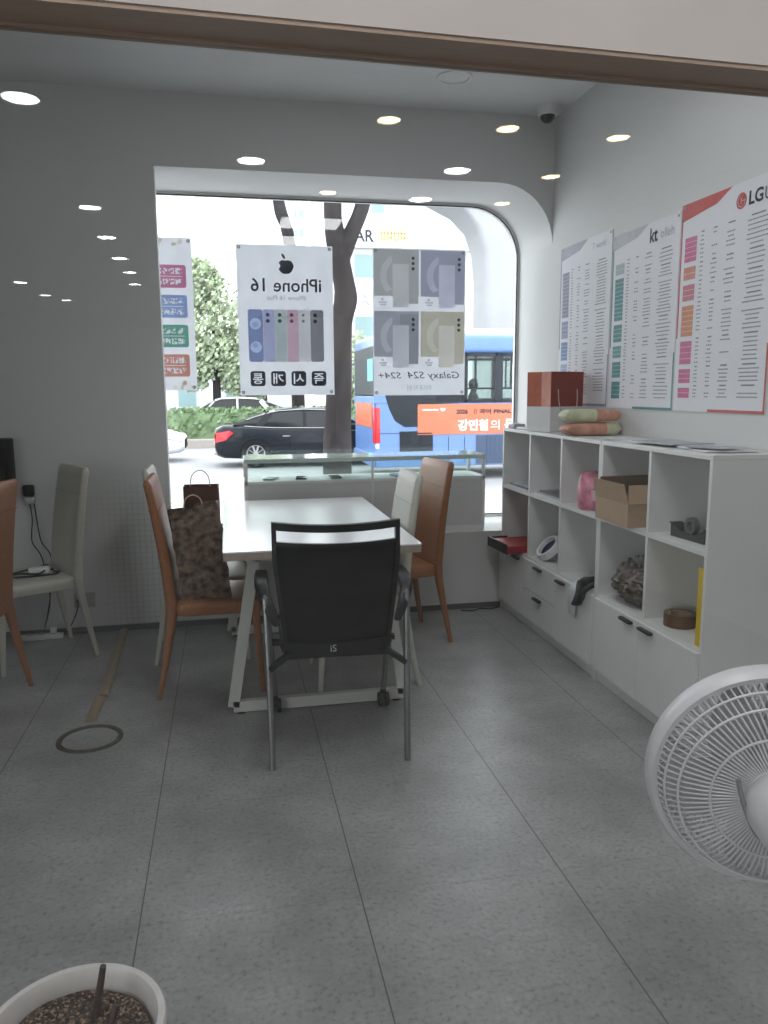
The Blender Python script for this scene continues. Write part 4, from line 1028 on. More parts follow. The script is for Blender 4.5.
# ------------------------------------------------------------------ standing fan
FC = Vector((1.008, 1.240, 0.700)); FR = 0.221
t = thing('standing_fan', 'white standing fan seen from behind at the right picture edge', 'fan', (FC.x, FC.y, 0))
ax = Vector((0.36, 0.93, 0.06)).normalized()          # the way it blows
zx = ax; xx = Vector((1, 0, 0)); xx = (xx - zx*xx.dot(zx)).normalized(); yy = zx.cross(xx)
MF = Matrix.Translation((0, 0, FC.z)) @ Matrix((xx, yy, zx)).transposed().to_4x4()
bm = BM(); lathe(bm, [(FR-0.014, -0.022), (FR-0.004, -0.026), (FR+0.002, -0.016), (FR+0.004, 0.020), (FR-0.004, 0.028), (FR-0.014, 0.022), (FR-0.014, -0.022)], 72, MF); obj('cage_rim', bm, 'fan_white', t, 50)
def cage(sgn):
    bm = BM(); n = 96
    prof = [(FR-0.010, -0.010), (FR-0.026, -0.042), (FR-0.055, -0.066), (0.13, -0.080), (0.06, -0.086)]
    for k in range(n):
        a = 2*pi*k/n
        pts = []
        for i, (r, z) in enumerate(prof):
            tw = 0.22*(1-(r/FR))*sgn
            pts.append(MF @ Vector((r*cos(a+tw), r*sin(a+tw), z*sgn*(-1 if sgn < 0 else -1) if False else (z if sgn > 0 else -z))))
        tube(bm, pts, 0.0019, 5)
    for r, z in ((FR-0.024, -0.043), (0.178, -0.0725), (0.122, -0.082), (0.062, -0.087)):
        zz = z if sgn > 0 else -z
        tube(bm, [MF @ Vector((r*cos(2*pi*k/64), r*sin(2*pi*k/64), zz)) for k in range(64)], 0.0026, 6, closed=True)
    return bm
obj('rear_grille', cage(1), 'fan_white', t, 60)
obj('front_grille', cage(-1), 'fan_white', t, 60)
bm = BM()
lathe(bm, [(0.001, 0.090), (0.05, 0.088), (0.055, 0.080), (0.001, 0.078)], 32, MF); obj('front_badge', bm, 'fan_white', t, 50)
bm = BM(); lathe(bm, [(0.001, -0.03), (0.032, -0.03), (0.034, 0.03), (0.02, 0.04), (0.001, 0.042)], 24, MF); hub = obj('hub', bm, 'fan_blade', t, 50)
for k in range(5):
    bm = BM(); R_ = []
    for i in range(9):
        s = i/8; r = 0.03 + (FR-0.055)*s; wd = 0.03 + 0.11*sin(pi*min(1, s*0.8+0.15)); a0 = 2*pi*k/5 + 0.5*s
        row = []
        for j in range(5):
            u = j/4-0.5; a = a0 + u*wd/max(r, 0.05)*0.9; row.append(MF @ Vector((r*cos(a), r*sin(a), u*0.04*(1-0.3*s))))
        R_.append(row)
    n_ = zx*0.0018
    for a in range(8):
        for j in range(4): pass
    A = [[bm.verts.new(p) for p in row] for row in R_]; B = [[bm.verts.new(p+n_) for p in row] for row in R_]
    for i in range(8):
        for j in range(4):
            bm.faces.new((A[i][j], A[i][j+1], A[i+1][j+1], A[i+1][j])); bm.faces.new((B[i][j], B[i+1][j], B[i+1][j+1], B[i][j+1]))
        for j in (0, 4): bm.faces.new((A[i][j], A[i+1][j], B[i+1][j], B[i][j]))
    for j in range(4):
        for i in (0, 8): bm.faces.new((A[i][j], A[i][j+1], B[i][j+1], B[i][j]))
    obj('blade', bm, 'fan_blade', t, 50)
bm = BM(); lathe(bm, [(0.058, -0.080), (0.066, -0.095), (0.068, -0.12), (0.062, -0.17), (0.045, -0.195), (0.001, -0.202)], 36, MF); mo = obj('motor_housing', bm, 'fan_white', t, 50)
bm = BM(); q0 = MF @ Vector((0, 0.058, -0.15)); tube(bm, [q0, q0+Vector((0, 0, 0.03))], [0.006, 0.009], 12); obj('swing_knob', bm, 'fan_white', mo, 50)
bm = BM(); pv = MF @ Vector((0, -0.06, -0.13)); tube(bm, [pv, (pv.x+0.05, pv.y+0.04, 0.50), (pv.x+0.06, pv.y+0.05, 0.045)], [0.03, 0.017, 0.017], 16); obj('pole', bm, 'fan_white', t, 50)
bm = BM(); lathe(bm, [(0.001, 0.0), (0.13, 0.0), (0.135, 0.012), (0.12, 0.03), (0.04, 0.045), (0.02, 0.07), (0.001, 0.07)], 40, Matrix.Translation((pv.x+0.06, pv.y+0.06, 0))); obj('base', bm, 'fan_white', t, 50)
bm = BM(); c0 = MF @ Vector((-0.06, 0.05, -0.15))
tube(bm, smooth_path([MF @ Vector((-0.01, 0.062, -0.13)), MF @ Vector((-0.045, 0.05, -0.125)), MF @ Vector((-0.07, 0.0, -0.115)), MF @ Vector((-0.085, -0.05, -0.11))], 6), 0.0045, 8); obj('cord', bm, mat('grey_cord', (0.22, 0.22, 0.22), 0.5), t)

# ------------------------------------------------------------------ plant pot
t = thing('plant_pot', 'round white plant pot with brown soil at the lower left corner', 'pot', (-0.322, 1.365, 0))
bm = BM(); lathe(bm, [(0.001, 0.0), (0.115, 0.0), (0.118, 0.01), (0.150, 0.24), (0.165, 0.262), (0.170, 0.274), (0.166, 0.282), (0.154, 0.282), (0.149, 0.272), (0.143, 0.235), (0.14, 0.2), (0.001, 0.2)], 56); obj('pot_body', bm, 'pot', t, 50)
def soil_mat():
    m, nt, b = _new('gravelly_soil')
    tc = nt.nodes.new('ShaderNodeTexCoord'); v = nt.nodes.new('ShaderNodeTexVoronoi'); v.inputs['Scale'].default_value = 210
    nt.links.new(tc.outputs['Object'], v.inputs['Vector'])
    rp = nt.nodes.new('ShaderNodeValToRGB'); cr = rp.color_ramp; cr.elements[0].color = (0.03, 0.017, 0.012, 1); cr.elements[1].color = (0.36, 0.25, 0.17, 1)
    cr.elements[0].position = 0.25; cr.elements[1].position = 0.95; e = cr.elements.new(0.7); e.color = (0.10, 0.06, 0.04, 1)
    sp = nt.nodes.new('ShaderNodeSeparateColor'); nt.links.new(v.outputs['Color'], sp.inputs[0]); nt.links.new(sp.outputs[0], rp.inputs['Fac'])
    nt.links.new(rp.outputs['Color'], b.inputs['Base Color']); b.inputs['Roughness'].default_value = 0.9
    bp = nt.nodes.new('ShaderNodeBump'); bp.inputs['Strength'].default_value = 1; bp.inputs['Distance'].default_value = 0.006; bp.invert = True
    nt.links.new(v.outputs['Distance'], bp.inputs['Height']); nt.links.new(bp.outputs['Normal'], b.inputs['Normal'])
    return m
M['soil'] = soil_mat()
bm = BM(); rings = []
for r in lin(0.001, 0.1435, 22):
    rings.append([Vector((r*cos(2*pi*k/72), r*sin(2*pi*k/72), 0.246 + 0.010*_nz.noise(Vector((r*cos(2*pi*k/72)*30, r*sin(2*pi*k/72)*30, 3))) - (0.02 if r > 0.14 else 0))) for k in range(72)])
ring_loft(bm, rings, cap=False); obj('soil', bm, 'soil', t, 70)
bm = BM(); tube(bm, [(0.026, 0.070, 0.215), (0.034, 0.064, 0.27), (0.051, 0.056, 0.357)], [0.010, 0.008, 0.006], 9); obj('stem', bm, 'stem', t, 50)
bm = BM(); tube(bm, [(0.05, 0.03, 0.22), (0.072, 0.05, 0.275)], [0.010, 0.007], 9); obj('stem', bm, 'stem', t, 50)

# ------------------------------------------------------------------ outdoors
GZ, RZ = -0.30, -0.42
M['paving'] = mat('pale_paving', (0.42, 0.42, 0.42), 0.85, var=0.08, scale=6)
M['asphalt'] = mat('pale_asphalt', (0.30, 0.305, 0.32), 0.85, var=0.08, scale=20)
M['kerb'] = mat('kerb_stone', (0.34, 0.31, 0.29), 0.85, var=0.06)
bm = BM(); box(bm, -30, 40, YO, 12.5, GZ-0.3, GZ); struct('sidewalk_ground', bm, 'paving', smooth=0)
bm = BM(); box(bm, -60, 80, 12.7, 60, RZ-0.3, RZ); struct('road_ground', bm, 'asphalt', smooth=0)
bm = BM(); box(bm, -30, 40, 12.5, 12.7, RZ-0.3, GZ+0.01); struct('trim_2', bm, 'kerb', smooth=0)
bm = BM(); box(bm, -40, 50, 26.3, 28.4, RZ-0.1, RZ+0.30, 0.03, 1); struct('trim_3', bm, 'kerb', smooth=0)
# hedge
def leaf_cloud(bm, n, fn, size, rg):
    for _ in range(n):
        c = fn(rg); a = Vector((rg.gauss(0, 1), rg.gauss(0, 1), rg.gauss(0, 1))).normalized(); b = a.orthogonal().normalized()
        s = size*rg.uniform(0.6, 1.3); q = a.cross(b)
        vs = [bm.verts.new(c + b*s*x + q*s*0.6*y) for x, y in ((-1, 0), (0, -1), (1, 0), (0, 1))]; bm.faces.new(vs)
rg = random.Random(11)
bm = BM(); box(bm, -12, 8, 26.7, 28.0, RZ+0.3, 0.72)
leaf_cloud(bm, 9000, lambda g: Vector((g.uniform(-12, 8), g.choice((26.65, 26.7, 27.3))+g.uniform(-0.08, 0.5), g.uniform(RZ+0.32, 0.88))), 0.10, rg)
o = obj('median_hedge', bm, mat('hedge_leaves', (0.17, 0.25, 0.13), 0.8, var=0.4, scale=5), None, 0); tag(o, 'clipped green hedge on the road median behind the black sedan', 'hedge')

# cars -------------------------------------------------------------
M['bus_white'] = mat('bus_white_paint', (0.70, 0.71, 0.72), 0.4)
M['tire'] = mat('tire_rubber', (0.015, 0.015, 0.015), 0.9, spec=0.1)
M['rim'] = mat('alloy_rim', (0.38, 0.38, 0.39), 0.35, 0.5)
M['car_glass'] = mat('dark_car_glass', (0.012, 0.014, 0.017), 0.08, spec=0.35)
M['tail'] = mat('red_tail_lamp', (0.55, 0.02, 0.03), 0.25)
M['head'] = mat('clear_head_lamp', (0.6, 0.62, 0.64), 0.2)
def sedan(label, loc, rz, paint, L_=4.95):
    # local x forward, origin on the ground at the car's centre
    t = thing('car', label, 'car', loc, rz); k = L_/4.95; Wd = 0.93
    st = [  # x, bottom, top, half width
     (-2.47, 0.42, 0.80, 0.70), (-2.42, 0.30, 0.96, 0.80), (-2.25, 0.24, 1.04, 0.88), (-1.8, 0.22, 1.06, 0.92), (-1.2, 0.20, 1.02, 0.93), (-0.5, 0.19, 0.99, 0.93), (0.3, 0.19, 0.97, 0.93), (0.95, 0.20, 0.95, 0.93), (1.5, 0.21, 0.90, 0.91), (2.0, 0.22, 0.82, 0.88), (2.3, 0.25, 0.73, 0.80), (2.44, 0.32, 0.62, 0.66)]
    bm = BM(); rings = []
    for x, b, tp, hw in st:
        sec = [(0.0, b), (0.75*hw, b), (0.95*hw, b+0.08), (hw, b+0.28*(tp-b)), (hw*0.995, b+0.62*(tp-b)), (hw*0.96, tp-0.10*(tp-b)), (hw*0.86, tp-0.015), (0.4*hw, tp+0.01), (0, tp+0.015)]
        rings.append([Vector((x*k, y, z)) for y, z in sec] + [Vector((x*k, -y, z)) for y, z in sec[-2:0:-1]])
    ring_loft(bm, rings); obj('body', bm, paint, t, 45)
    gs = [(-2.02, 1.05, 0.0, 0.80), (-1.55, 1.0, 0.24, 0.80), (-1.0, 0.97, 0.435, 0.80), (-0.3, 0.96, 0.485, 0.80), (0.3, 0.95, 0.47, 0.80), (0.75, 0.94, 0.33, 0.80), (1.28, 0.93, 0.0, 0.80)]
    def sec(x, zb, hh, w, s=1.0, off=0.0):
        hh = max(hh, 0.004)
        hw2 = w-0.30*hh
        P = [(w*s, zb), (w*s-(w-hw2)*0.45, zb+hh*0.5), (hw2*s, zb+hh*0.92), (hw2*0.86*s, zb+hh*0.985+off), (0, zb+hh+off)]
        return [Vector((x*k, y, z)) for y, z in P] + [Vector((x*k, -y, z)) for y, z in P[-2::-1]]
    bm = BM(); ring_loft(bm, [sec(*g) for g in gs]); obj('cabin_glass', bm, 'car_glass', t, 45)
    # roof skin, pillars
    bm = BM()
    R_ = [];
    for x, zb, hh, w in gs[2:5] + [(0.52, 0.945, 0.415, 0.80)]:
        hw2 = w-0.30*hh
        P = [(hw2+0.008, zb+hh*0.90), (hw2*0.86+0.004, zb+hh*0.985+0.012), (0, zb+hh+0.014)]
        R_.append([Vector((x*k, y, z)) for y, z in P] + [Vector((x*k, -y, z)) for y, z in P[-2::-1]] + [Vector((x*k, 0, zb+hh*0.9))])
    ring_loft(bm, R_); obj('roof', bm, paint, t, 45)
    for sy in (-1, 1):
        bm = BM()
        def on(x, s):      # a point on the side glass, s 0..1 up
            for (x0, a0, h0, w0), (x1, a1, h1, w1) in zip(gs, gs[1:]):
                if x0 <= x <= x1:
                    q = (x-x0)/(x1-x0); hh = h0+(h1-h0)*q; zb = a0+(a1-a0)*q; return Vector((x*k, sy*(0.80-0.30*hh*s+0.012), zb+hh*s))
        for xa, xb, wd in ((-0.28, -0.28, 0.07), (-1.42, -1.12, 0.16), (0.95, 0.56, 0.06)):
            bar(bm, on(xa, 0.0), on(xb, 0.92), wd, 0.02, up=(0, 1, 0))
        obj('pillar', bm, paint, t, 0)
        bm = BM(); tube(bm, [on(x, 0.0)+Vector((0, sy*0.01, 0.0)) for x in lin(-1.75, 1.15, 12)], 0.013, 6); tube(bm, [on(x, 0.93)+Vector((0, sy*0.01, 0.0)) for x in lin(-1.7, 0.9, 14)], 0.012, 6); obj('window_trim', bm, 'rim', t, 50)
        bm = BM(); box(bm, -0.75*k-0.09, -0.75*k+0.09, sy*0.932-0.012, sy*0.932+0.012, 0.76, 0.785, 0.005); box(bm, 0.30*k-0.09, 0.30*k+0.09, sy*0.932-0.012, sy*0.932+0.012, 0.75, 0.775, 0.005); obj('door_handle', bm, 'rim', t, 30)
        bm = BM(); box(bm, 0.78*k, 0.98*k, sy*0.98-0.09, sy*0.98+0.09, 0.93, 1.05, 0.03); obj('side_mirror', bm, paint, t, 40)
        bm = BM(); box(bm, -1.2*k, 1.2*k, sy*0.925-0.012, sy*0.925+0.012, 0.255, 0.28, 0.004); obj('sill_trim', bm, 'rim', t, 0)
        P = [(-2.455, 0.62), (-2.435, 0.86), (-2.10, 0.92), (-2.02, 0.86), (-2.2, 0.70)]
        bm = BM(); R1 = []
        for d in (0.0, 0.02): R1.append([Vector((x*k, sy*((0.93 if x > -2.25 else 0.86 if x > -2.4 else 0.78)+d-0.012), z)) for x, z in P])
        ring_loft(bm, R1); box(bm, -2.475*k, -2.455*k, min(sy*0.35, sy*0.74), max(sy*0.35, sy*0.74), 0.66, 0.84, 0.006); obj('tail_lamp', bm, 'tail', t, 0)
        bm = BM(); R1 = [[Vector((x*k, sy*y, z)) for x, y, z in ((2.44, 0.60, 0.60), (2.36, 0.74, 0.68), (2.0, 0.89, 0.74), (2.05, 0.89, 0.62), (2.38, 0.74, 0.54))]]; R1.append([p+Vector((0.02, sy*0.015, 0.02)) for p in R1[0]]); ring_loft(bm, R1); obj('head_lamp', bm, 'head', t, 0)
        for xw in (-1.50, 1.46):
            Mw = Matrix.Translation((xw*k, sy*0.80, 0.335)) @ Matrix.Rotation(-sy*pi/2, 4, 'X')
            bm = BM(); lathe(bm, [(0.215, -0.10), (0.30, -0.115), (0.335, -0.08), (0.335, 0.09), (0.315, 0.125), (0.24, 0.135), (0.215, 0.12)], 30, Mw); wh = obj('wheel', bm, 'tire', t, 50)
            bm = BM(); lathe(bm, [(0.19, 0.10), (0.232, 0.138), (0.215, 0.128), (0.19, 0.10)], 30, Mw); lathe(bm, [(0.001, 0.128), (0.06, 0.125), (0.065, 0.10)], 16, Mw)
            for q in range(10):
                a = 2*pi*q/10; bar(bm, Mw @ Vector((0.05*cos(a), 0.05*sin(a), 0.118)), Mw @ Vector((0.215*cos(a), 0.215*sin(a), 0.125)), 0.045, 0.015)
            lathe(bm, [(0.001, 0.02), (0.21, 0.02)], 24, Mw); obj('rim', bm, 'rim', wh, 40)
            # arch lip
            bm = BM(); tube(bm, [(xw*k+0.385*cos(a), sy*0.925, 0.335+0.385*sin(a)) for a in lin(radians(-8), radians(188), 20)], 0.02, 6); obj('wheel_arch', bm, 'tire', t, 50)
    bm = BM(); box(bm, -2.50*k, -2.40*k, -0.70, 0.70, 0.33, 0.40, 0.02); box(bm, -2.47*k, -2.46*k, -0.74, 0.74, 0.30, 0.32, 0.003); obj('rear_bumper', bm, 'rim', t, 30)
    bm = BM(); box(bm, -2.49*k, -2.472*k, -0.26, 0.26, 0.52, 0.62, 0.004); obj('number_plate', bm, 'bus_white', t, 0)
    bm = BM(); box(bm, 2.40*k, 2.47*k, -0.45, 0.45, 0.36, 0.58, 0.02); obj('front_grille', bm, 'tire', t, 30)
    return t
M['black_paint'] = mat('black_car_paint', (0.010, 0.013, 0.019), 0.16, spec=0.22, var=0.05)
M['white_paint'] = mat('white_car_paint', (0.72, 0.73, 0.75), 0.2, var=0.02)
M['silver_paint'] = mat('silver_car_paint', (0.52, 0.54, 0.58), 0.25, 0.2, var=0.02)
sedan('black sedan with red tail lamp driving past the window', (2.18, 20.05, RZ), 0, 'black_paint')
sedan('white car whose front end shows beside the left wall', (-3.55, 21.9, RZ), 0, 'white_paint')
sc_ = sedan('silver car driving behind the median hedge', (0.15, 31.0, RZ), pi, 'silver_paint'); sc_.scale = (1.04, 1.04, 1.13)

# bus ----------------------------------------------------------------
M['bus_blue'] = mat('bus_blue_paint', (0.105, 0.20, 0.43), 0.3, var=0.04, scale=3)
M['bus_dark'] = mat('bus_dark_trim', (0.016, 0.02, 0.027), 0.4, spec=0.15)
M['bus_white'] = mat('bus_white_paint', (0.70, 0.71, 0.72), 0.4)
M['bus_orange'] = mat('orange_advert', (0.52, 0.13, 0.06), 0.4, var=0.03)
M['bus_floor'] = mat('bus_interior_grey', (0.25, 0.26, 0.28), 0.7)
t = thing('city_bus', 'blue city bus with an orange advert passing outside the window', 'bus', (2.94, 15.5, RZ))
BL, BW = 10.8, 2.45; z_w0, z_w1, z_r = 1.60, 2.60, 2.98      # heights above the road
bm = BM()
box(bm, 0.03, BL, 0.0, 0.06, 0.30, z_w0, 0.012, 1); box(bm, 0.03, BL, BW-0.06, BW, 0.30, z_w0); box(bm, 0.0, 0.08, 0.06, BW-0.06, 0.30, 1.75, 0.02); box(bm, BL-0.08, BL, 0.06, BW-0.06, 0.3, 1.4)
box(bm, 0.0, 1.80, 0.001, 0.06, z_w0, z_w1+0.01); box(bm, 0.0, 0.9, BW-0.06, BW, z_w0, z_w1)
obj('body_side', bm, 'bus_blue', t, 20)
bm = BM(); box(bm, 0.0, BL, 0, BW, z_w1, z_r, 0.10, 4); obj('roof', bm, 'bus_blue', t, 40)
bm = BM(); box(bm, 0.9, BL-1.0, 0.25, BW-0.25, z_r+0.0, z_r+0.14, 0.04); obj('roof_pod', bm, 'bus_white', t, 30)
bm = BM(); box(bm, 0.08, BL-0.08, 0.06, BW-0.06, 0.32, 0.40); obj('floor_deck', bm, 'bus_floor', t, 0)
# windows: dark frames, glass panes
wx = 1.90; k = 0
while wx < BL-1.0:
    for side, y in ((0, 0.0), (1, BW-0.05)):
        bm = BM(); W2 = 0.70
        x0, x1, z0, z1 = wx, wx+W2, z_w0, z_w1
        box(bm, x0-0.035, x0+0.05, y, y+0.05, z0, z1); box(bm, x1-0.05, x1+0.035, y, y+0.05, z0, z1)
        box(bm, x0, x1, y, y+0.05, z0, z0+0.06); box(bm, x0, x1, y, y+0.05, z1-0.06, z1); box(bm, x0, x1, y+0.005, y+0.045, z0+0.27, z0+0.31)
        box(bm, (x0+x1)/2-0.13, (x0+x1)/2-0.10, y+0.005, y+0.045, z0+0.3, z1)
        f = obj('window_frame', bm, 'bus_dark', t, 0)
        bm = BM(); box(bm, x0+0.05, x1-0.05, y+0.02, y+0.028, z0+0.06, z1-0.06); obj('window_pane', bm, 'bus_glass', f, 0)
    wx += 0.77; k += 1
# dark rear quarter pane, louvre, ribs
bm = BM(); prism(bm, [(0.22, 1.78), (1.85, 1.78), (1.85, 1.60), (1.0, 1.56), (1.0, 1.12), (0.62, 1.12), (0.42, 1.25), (0.30, 1.5)], -0.006, 0.004, axes='xz'); obj('quarter_pane', bm, 'bus_dark', t, 0)
bm = BM(); box(bm, 0.52, 1.22, -0.01, 0.0, 0.52, 1.03)
for q in range(9): box(bm, 0.54, 1.20, -0.018, -0.008, 0.55+0.053*q, 0.575+0.053*q)
obj('vent_louvre', bm, 'bus_dark', t, 0)
bm = BM()
for x in (1.55, 1.9, 2.25, 2.6, 2.95, 3.3): box(bm, x, x+0.012, -0.004, 0.004, 0.35, 0.90)
box(bm, 0.05, BL, -0.004, 0.0, 0.985, 0.995); obj('panel_joint', bm, 'bus_dark', t, 0)
bm = BM(); box(bm, 0.02, 0.12, -0.012, 0.05, 0.80, 1.52, 0.02); box(bm, -0.012, 0.02, 0.0, 0.16, 0.80, 1.52, 0.01); obj('tail_lamp', bm, 'tail', t, 30)
bm = BM(); box(bm, 0.02, 0.10, -0.011, 0.05, 0.68, 0.79, 0.02); obj('reverse_lamp', bm, 'head', t, 30)
bm = BM(); box(bm, -0.006, 0.08, 0.06, BW-0.06, 1.75, 2.75, 0.02); obj('rear_window', bm, 'bus_dark', t, 20)
bm = BM(); box(bm, -0.012, -0.004, 0.10, 0.7, 2.05, 2.5); obj('route_screen', bm, mat('cyan_panel', (0.12, 0.45, 0.55), 0.3), t, 0)
bm = BM(); box(bm, -0.012, 0.0, 0.25, BW-0.25, 1.1, 1.6); obj('rear_advert', bm, 'bus_orange', t, 0)
bm = BM(); box(bm, -0.04, 0.1, 0.05, BW-0.05, 0.30, 0.55, 0.03); obj('rear_bumper', bm, 'bus_blue', t, 30)
for xw in (4.75, 9.0):
    for sy, y in ((-1, 0.16), (1, BW-0.16)):
        Mw = Matrix.Translation((xw, y, 0.48)) @ Matrix.Rotation(-sy*pi/2, 4, 'X')
        bm = BM(); lathe(bm, [(0.28, -0.12), (0.42, -0.14), (0.48, -0.1), (0.48, 0.12), (0.45, 0.155), (0.30, 0.16), (0.28, 0.14)], 36, Mw); wh = obj('wheel', bm, 'tire', t, 50)
        bm = BM(); lathe(bm, [(0.001, 0.14), (0.10, 0.14), (0.12, 0.08), (0.24, 0.06), (0.30, 0.165)], 24, Mw); obj('rim', bm, 'rim', wh, 40)
        bm = BM(); prism(bm, [(xw+0.6*cos(a), 0.48+0.6*sin(a)) for a in lin(0, pi, 17)] + [(xw-0.6, 0.30), (xw+0.6, 0.30)], (-0.006 if sy < 0 else BW-0.002), (0.002 if sy < 0 else BW+0.006), axes='xz'); obj('wheel_arch', bm, 'bus_dark', t, 0)
bm = BM(); box(bm, 2.15, 3.75, -0.006, 0.0, 0.33, 0.93)
for q in range(16): box(bm, 2.18+0.098*q, 2.21+0.098*q, -0.014, -0.004, 0.35, 0.91)
obj('engine_grille', bm, mat('bus_grille_blue', (0.045, 0.07, 0.13), 0.5, spec=0.2), t, 0)
# advert panel
AX0, AX1, AZ0, AZ1 = 0.90, 5.6, 0.955, 1.575
bm = BM(); box(bm, 0, AX1-AX0, 0, AZ1-AZ0, 0, 0.012); ad = obj('advert_panel', bm, 'bus_orange', t, 0)
ad.location = (AX0, -0.0005, AZ0); ad.rotation_euler = (pi/2, 0, 0)
text('lettering', ad, 'bus_white', '강민철', w=0.66, h=0.235, bold=0.035, cx=1.18, cy_=0.185, z=0.0135)
text('lettering', ad, 'bus_white', '의', w=0.20, h=0.20, cx=1.66, cy_=0.185, z=0.0135)
text('lettering', ad, 'bus_white', '문', w=0.24, h=0.235, bold=0.035, cx=1.99, cy_=0.185, z=0.0135)
text('lettering', ad, 'bus_dark', '2026', w=0.25, h=0.10, bold=0.045, cx=0.94, cy_=0.465, z=0.0135)
text('lettering', ad, 'bus_dark', '국어 FINAL 우', w=0.88, h=0.105, bold=0.05, cx=1.75, cy_=0.465, z=0.0135)
bm = BM(); box(bm, 1.20, 1.215, 0.41, 0.52, 0.012, 0.0135); box(bm, 1.24, 1.255, 0.41, 0.52, 0.012, 0.0135); obj('divider_line', bm, 'bus_dark', ad, 0)
bm = BM(); rg = random.Random(3)
for k in range(10): box(bm, 0.10+0.034*k, 0.10+0.034*k+0.022, 0.49, 0.49+rg.uniform(0.022, 0.042), 0.012, 0.0135)
prism(bm, [(0.47, 0.51), (0.50, 0.545), (0.53, 0.53), (0.56, 0.545), (0.59, 0.51), (0.53, 0.47)], 0.012, 0.0135); obj('small_print', bm, 'bus_white', ad, 0)
# seats and a passenger
for k in range(9):
    p = thing('bus_seat', 'grey seat inside the bus beside its windows', 'seat', (2.94+2.22+0.77*k, 15.95, RZ+0.40), 0, 'seats inside the bus')
    bm = BM(); box(bm, -0.20, 0.22, -0.22, 0.22, 0.76, 0.86, 0.03); obj('seat', bm, 'bus_dark', p, 30)
    bm = BM(); box(bm, -0.26, -0.18, -0.22, 0.22, 0.80, 1.34, 0.03); obj('backrest', bm, 'bus_dark', p, 30)
    bm = BM(); tube(bm, [(0, 0, 0), (0, 0, 0.76)], 0.03, 8); obj('pedestal', bm, 'chrome', p)
def passenger():
    p = thing('person', 'passenger in dark clothes sitting by the bus window', 'person', (5.20, 15.97, RZ+1.26))
    me = bpy.data.meshes.new('body')
    V = [(-0.02, 0, 0.06), (-0.04, 0, 0.25), (-0.05, 0, 0.44), (-0.03, 0, 0.55), (-0.01, 0, 0.62), (0.0, 0, 0.70), (-0.01, 0, 0.78),
         (-0.04, 0.17, 0.48), (0.02, 0.22, 0.24), (0.22, 0.17, 0.14), (-0.04, -0.17, 0.48), (0.02, -0.22, 0.24), (0.22, -0.17, 0.14),
         (0.0, 0.09, 0.05), (0.38, 0.10, 0.07), (0.40, 0.10, -0.36), (0.50, 0.10, -0.40), (0.0, -0.09, 0.05), (0.38, -0.10, 0.07), (0.40, -0.10, -0.36), (0.50, -0.10, -0.40)]
    E_ = [(0, 1), (1, 2), (2, 3), (3, 4), (4, 5), (5, 6), (2, 7), (7, 8), (8, 9), (2, 10), (10, 11), (11, 12), (0, 13), (13, 14), (14, 15), (15, 16), (0, 17), (17, 18), (18, 19), (19, 20)]
    R_ = [.14, .14, .12, .055, .075, .095, .07, .06, .045, .035, .06, .045, .035, .09, .065, .045, .035, .09, .065, .045, .035]
    me.from_pydata(V, E_, []); o = bpy.data.objects.new('body', me); COL.objects.link(o)
    o.modifiers.new('skin', 'SKIN'); su = o.modifiers.new('sub', 'SUBSURF'); su.levels = 2; su.render_levels = 2
    sv = me.skin_vertices[0].data
    for i, r in enumerate(R_): sv[i].radius = (r, r)
    sv[0].use_root = True
    dg = bpy.context.evaluated_depsgraph_get(); dg.update(); m2 = bpy.data.meshes.new_from_object(o.evaluated_get(dg)); bpy.data.objects.remove(o)
    bm = BM(); bm.from_mesh(m2); obj('body', bm, mat('dark_clothes', (0.035, 0.035, 0.04), 0.8), p, 60)
    bm = BM(); bmesh.ops.create_icosphere(bm, subdivisions=3, radius=1)
    for v in bm.verts:
        c = v.co.copy(); v.co = Vector((-0.02+c.x*0.115, c.y*0.108, 0.715+c.z*0.125))
    bmesh.ops.delete(bm, geom=[v for v in bm.verts if v.co.x > 0.03 and v.co.z < 0.76], context='VERTS')
    obj('hair', bm, mat('black_hair', (0.015, 0.013, 0.012), 0.7), p, 60)
passenger()

# trees ----------------------------------------------------------------
M['bark'] = mat('dark_bark', (0.030, 0.026, 0.027), 0.95, spec=0.15, var=0.35, scale=7, bump=0.6, stretch=(1, 1, 0.4))
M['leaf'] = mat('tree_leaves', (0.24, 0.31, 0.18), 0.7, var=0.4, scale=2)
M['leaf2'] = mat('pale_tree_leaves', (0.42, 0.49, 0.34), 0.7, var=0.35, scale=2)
t = thing('street_tree', 'dark forked street tree on the sidewalk outside the window', 'tree', (1.27, 9.0, GZ))
def limb(bm, P, R_, seg=14, n=5):
    pts = smooth_path(P, n); m_ = len(pts); K = len(R_)-1
    rs = []
    for i in range(m_):
        s = i/(m_-1)*K; a = min(int(s), K-1); rs.append((R_[a]+(R_[a+1]-R_[a])*(s-a))*(1+0.10*_nz.noise(pts[i]*4)))
    tube(bm, pts, rs, seg)
bm = BM()
limb(bm, [(0.0, 0, -0.05), (0.0, 0, 0.5), (-0.01, 0, 1.0), (0.03, 0, 1.9), (0.06, 0, 2.5), (0.12, 0.02, 2.8), (0.06, 0, 3.15), (0.04, 0, 3.35)], [0.24, 0.18, 0.165, 0.145, 0.125, 0.14, 0.11, 0.15])
limb(bm, [(0.05, 0, 3.25), (-0.01, 0.02, 3.6), (-0.04, 0.05, 4.1), (-0.3, 0.1, 5.2)], [0.12, 0.11, 0.09, 0.06])
limb(bm, [(0.06, 0, 3.25), (0.20, 0, 3.52), (0.34, 0.02, 3.86), (0.5, 0.05, 4.6), (0.6, 0.1, 5.6)], [0.12, 0.09, 0.08, 0.07, 0.04])
obj('trunk', bm, 'bark', t, 70)
rg = random.Random(21)
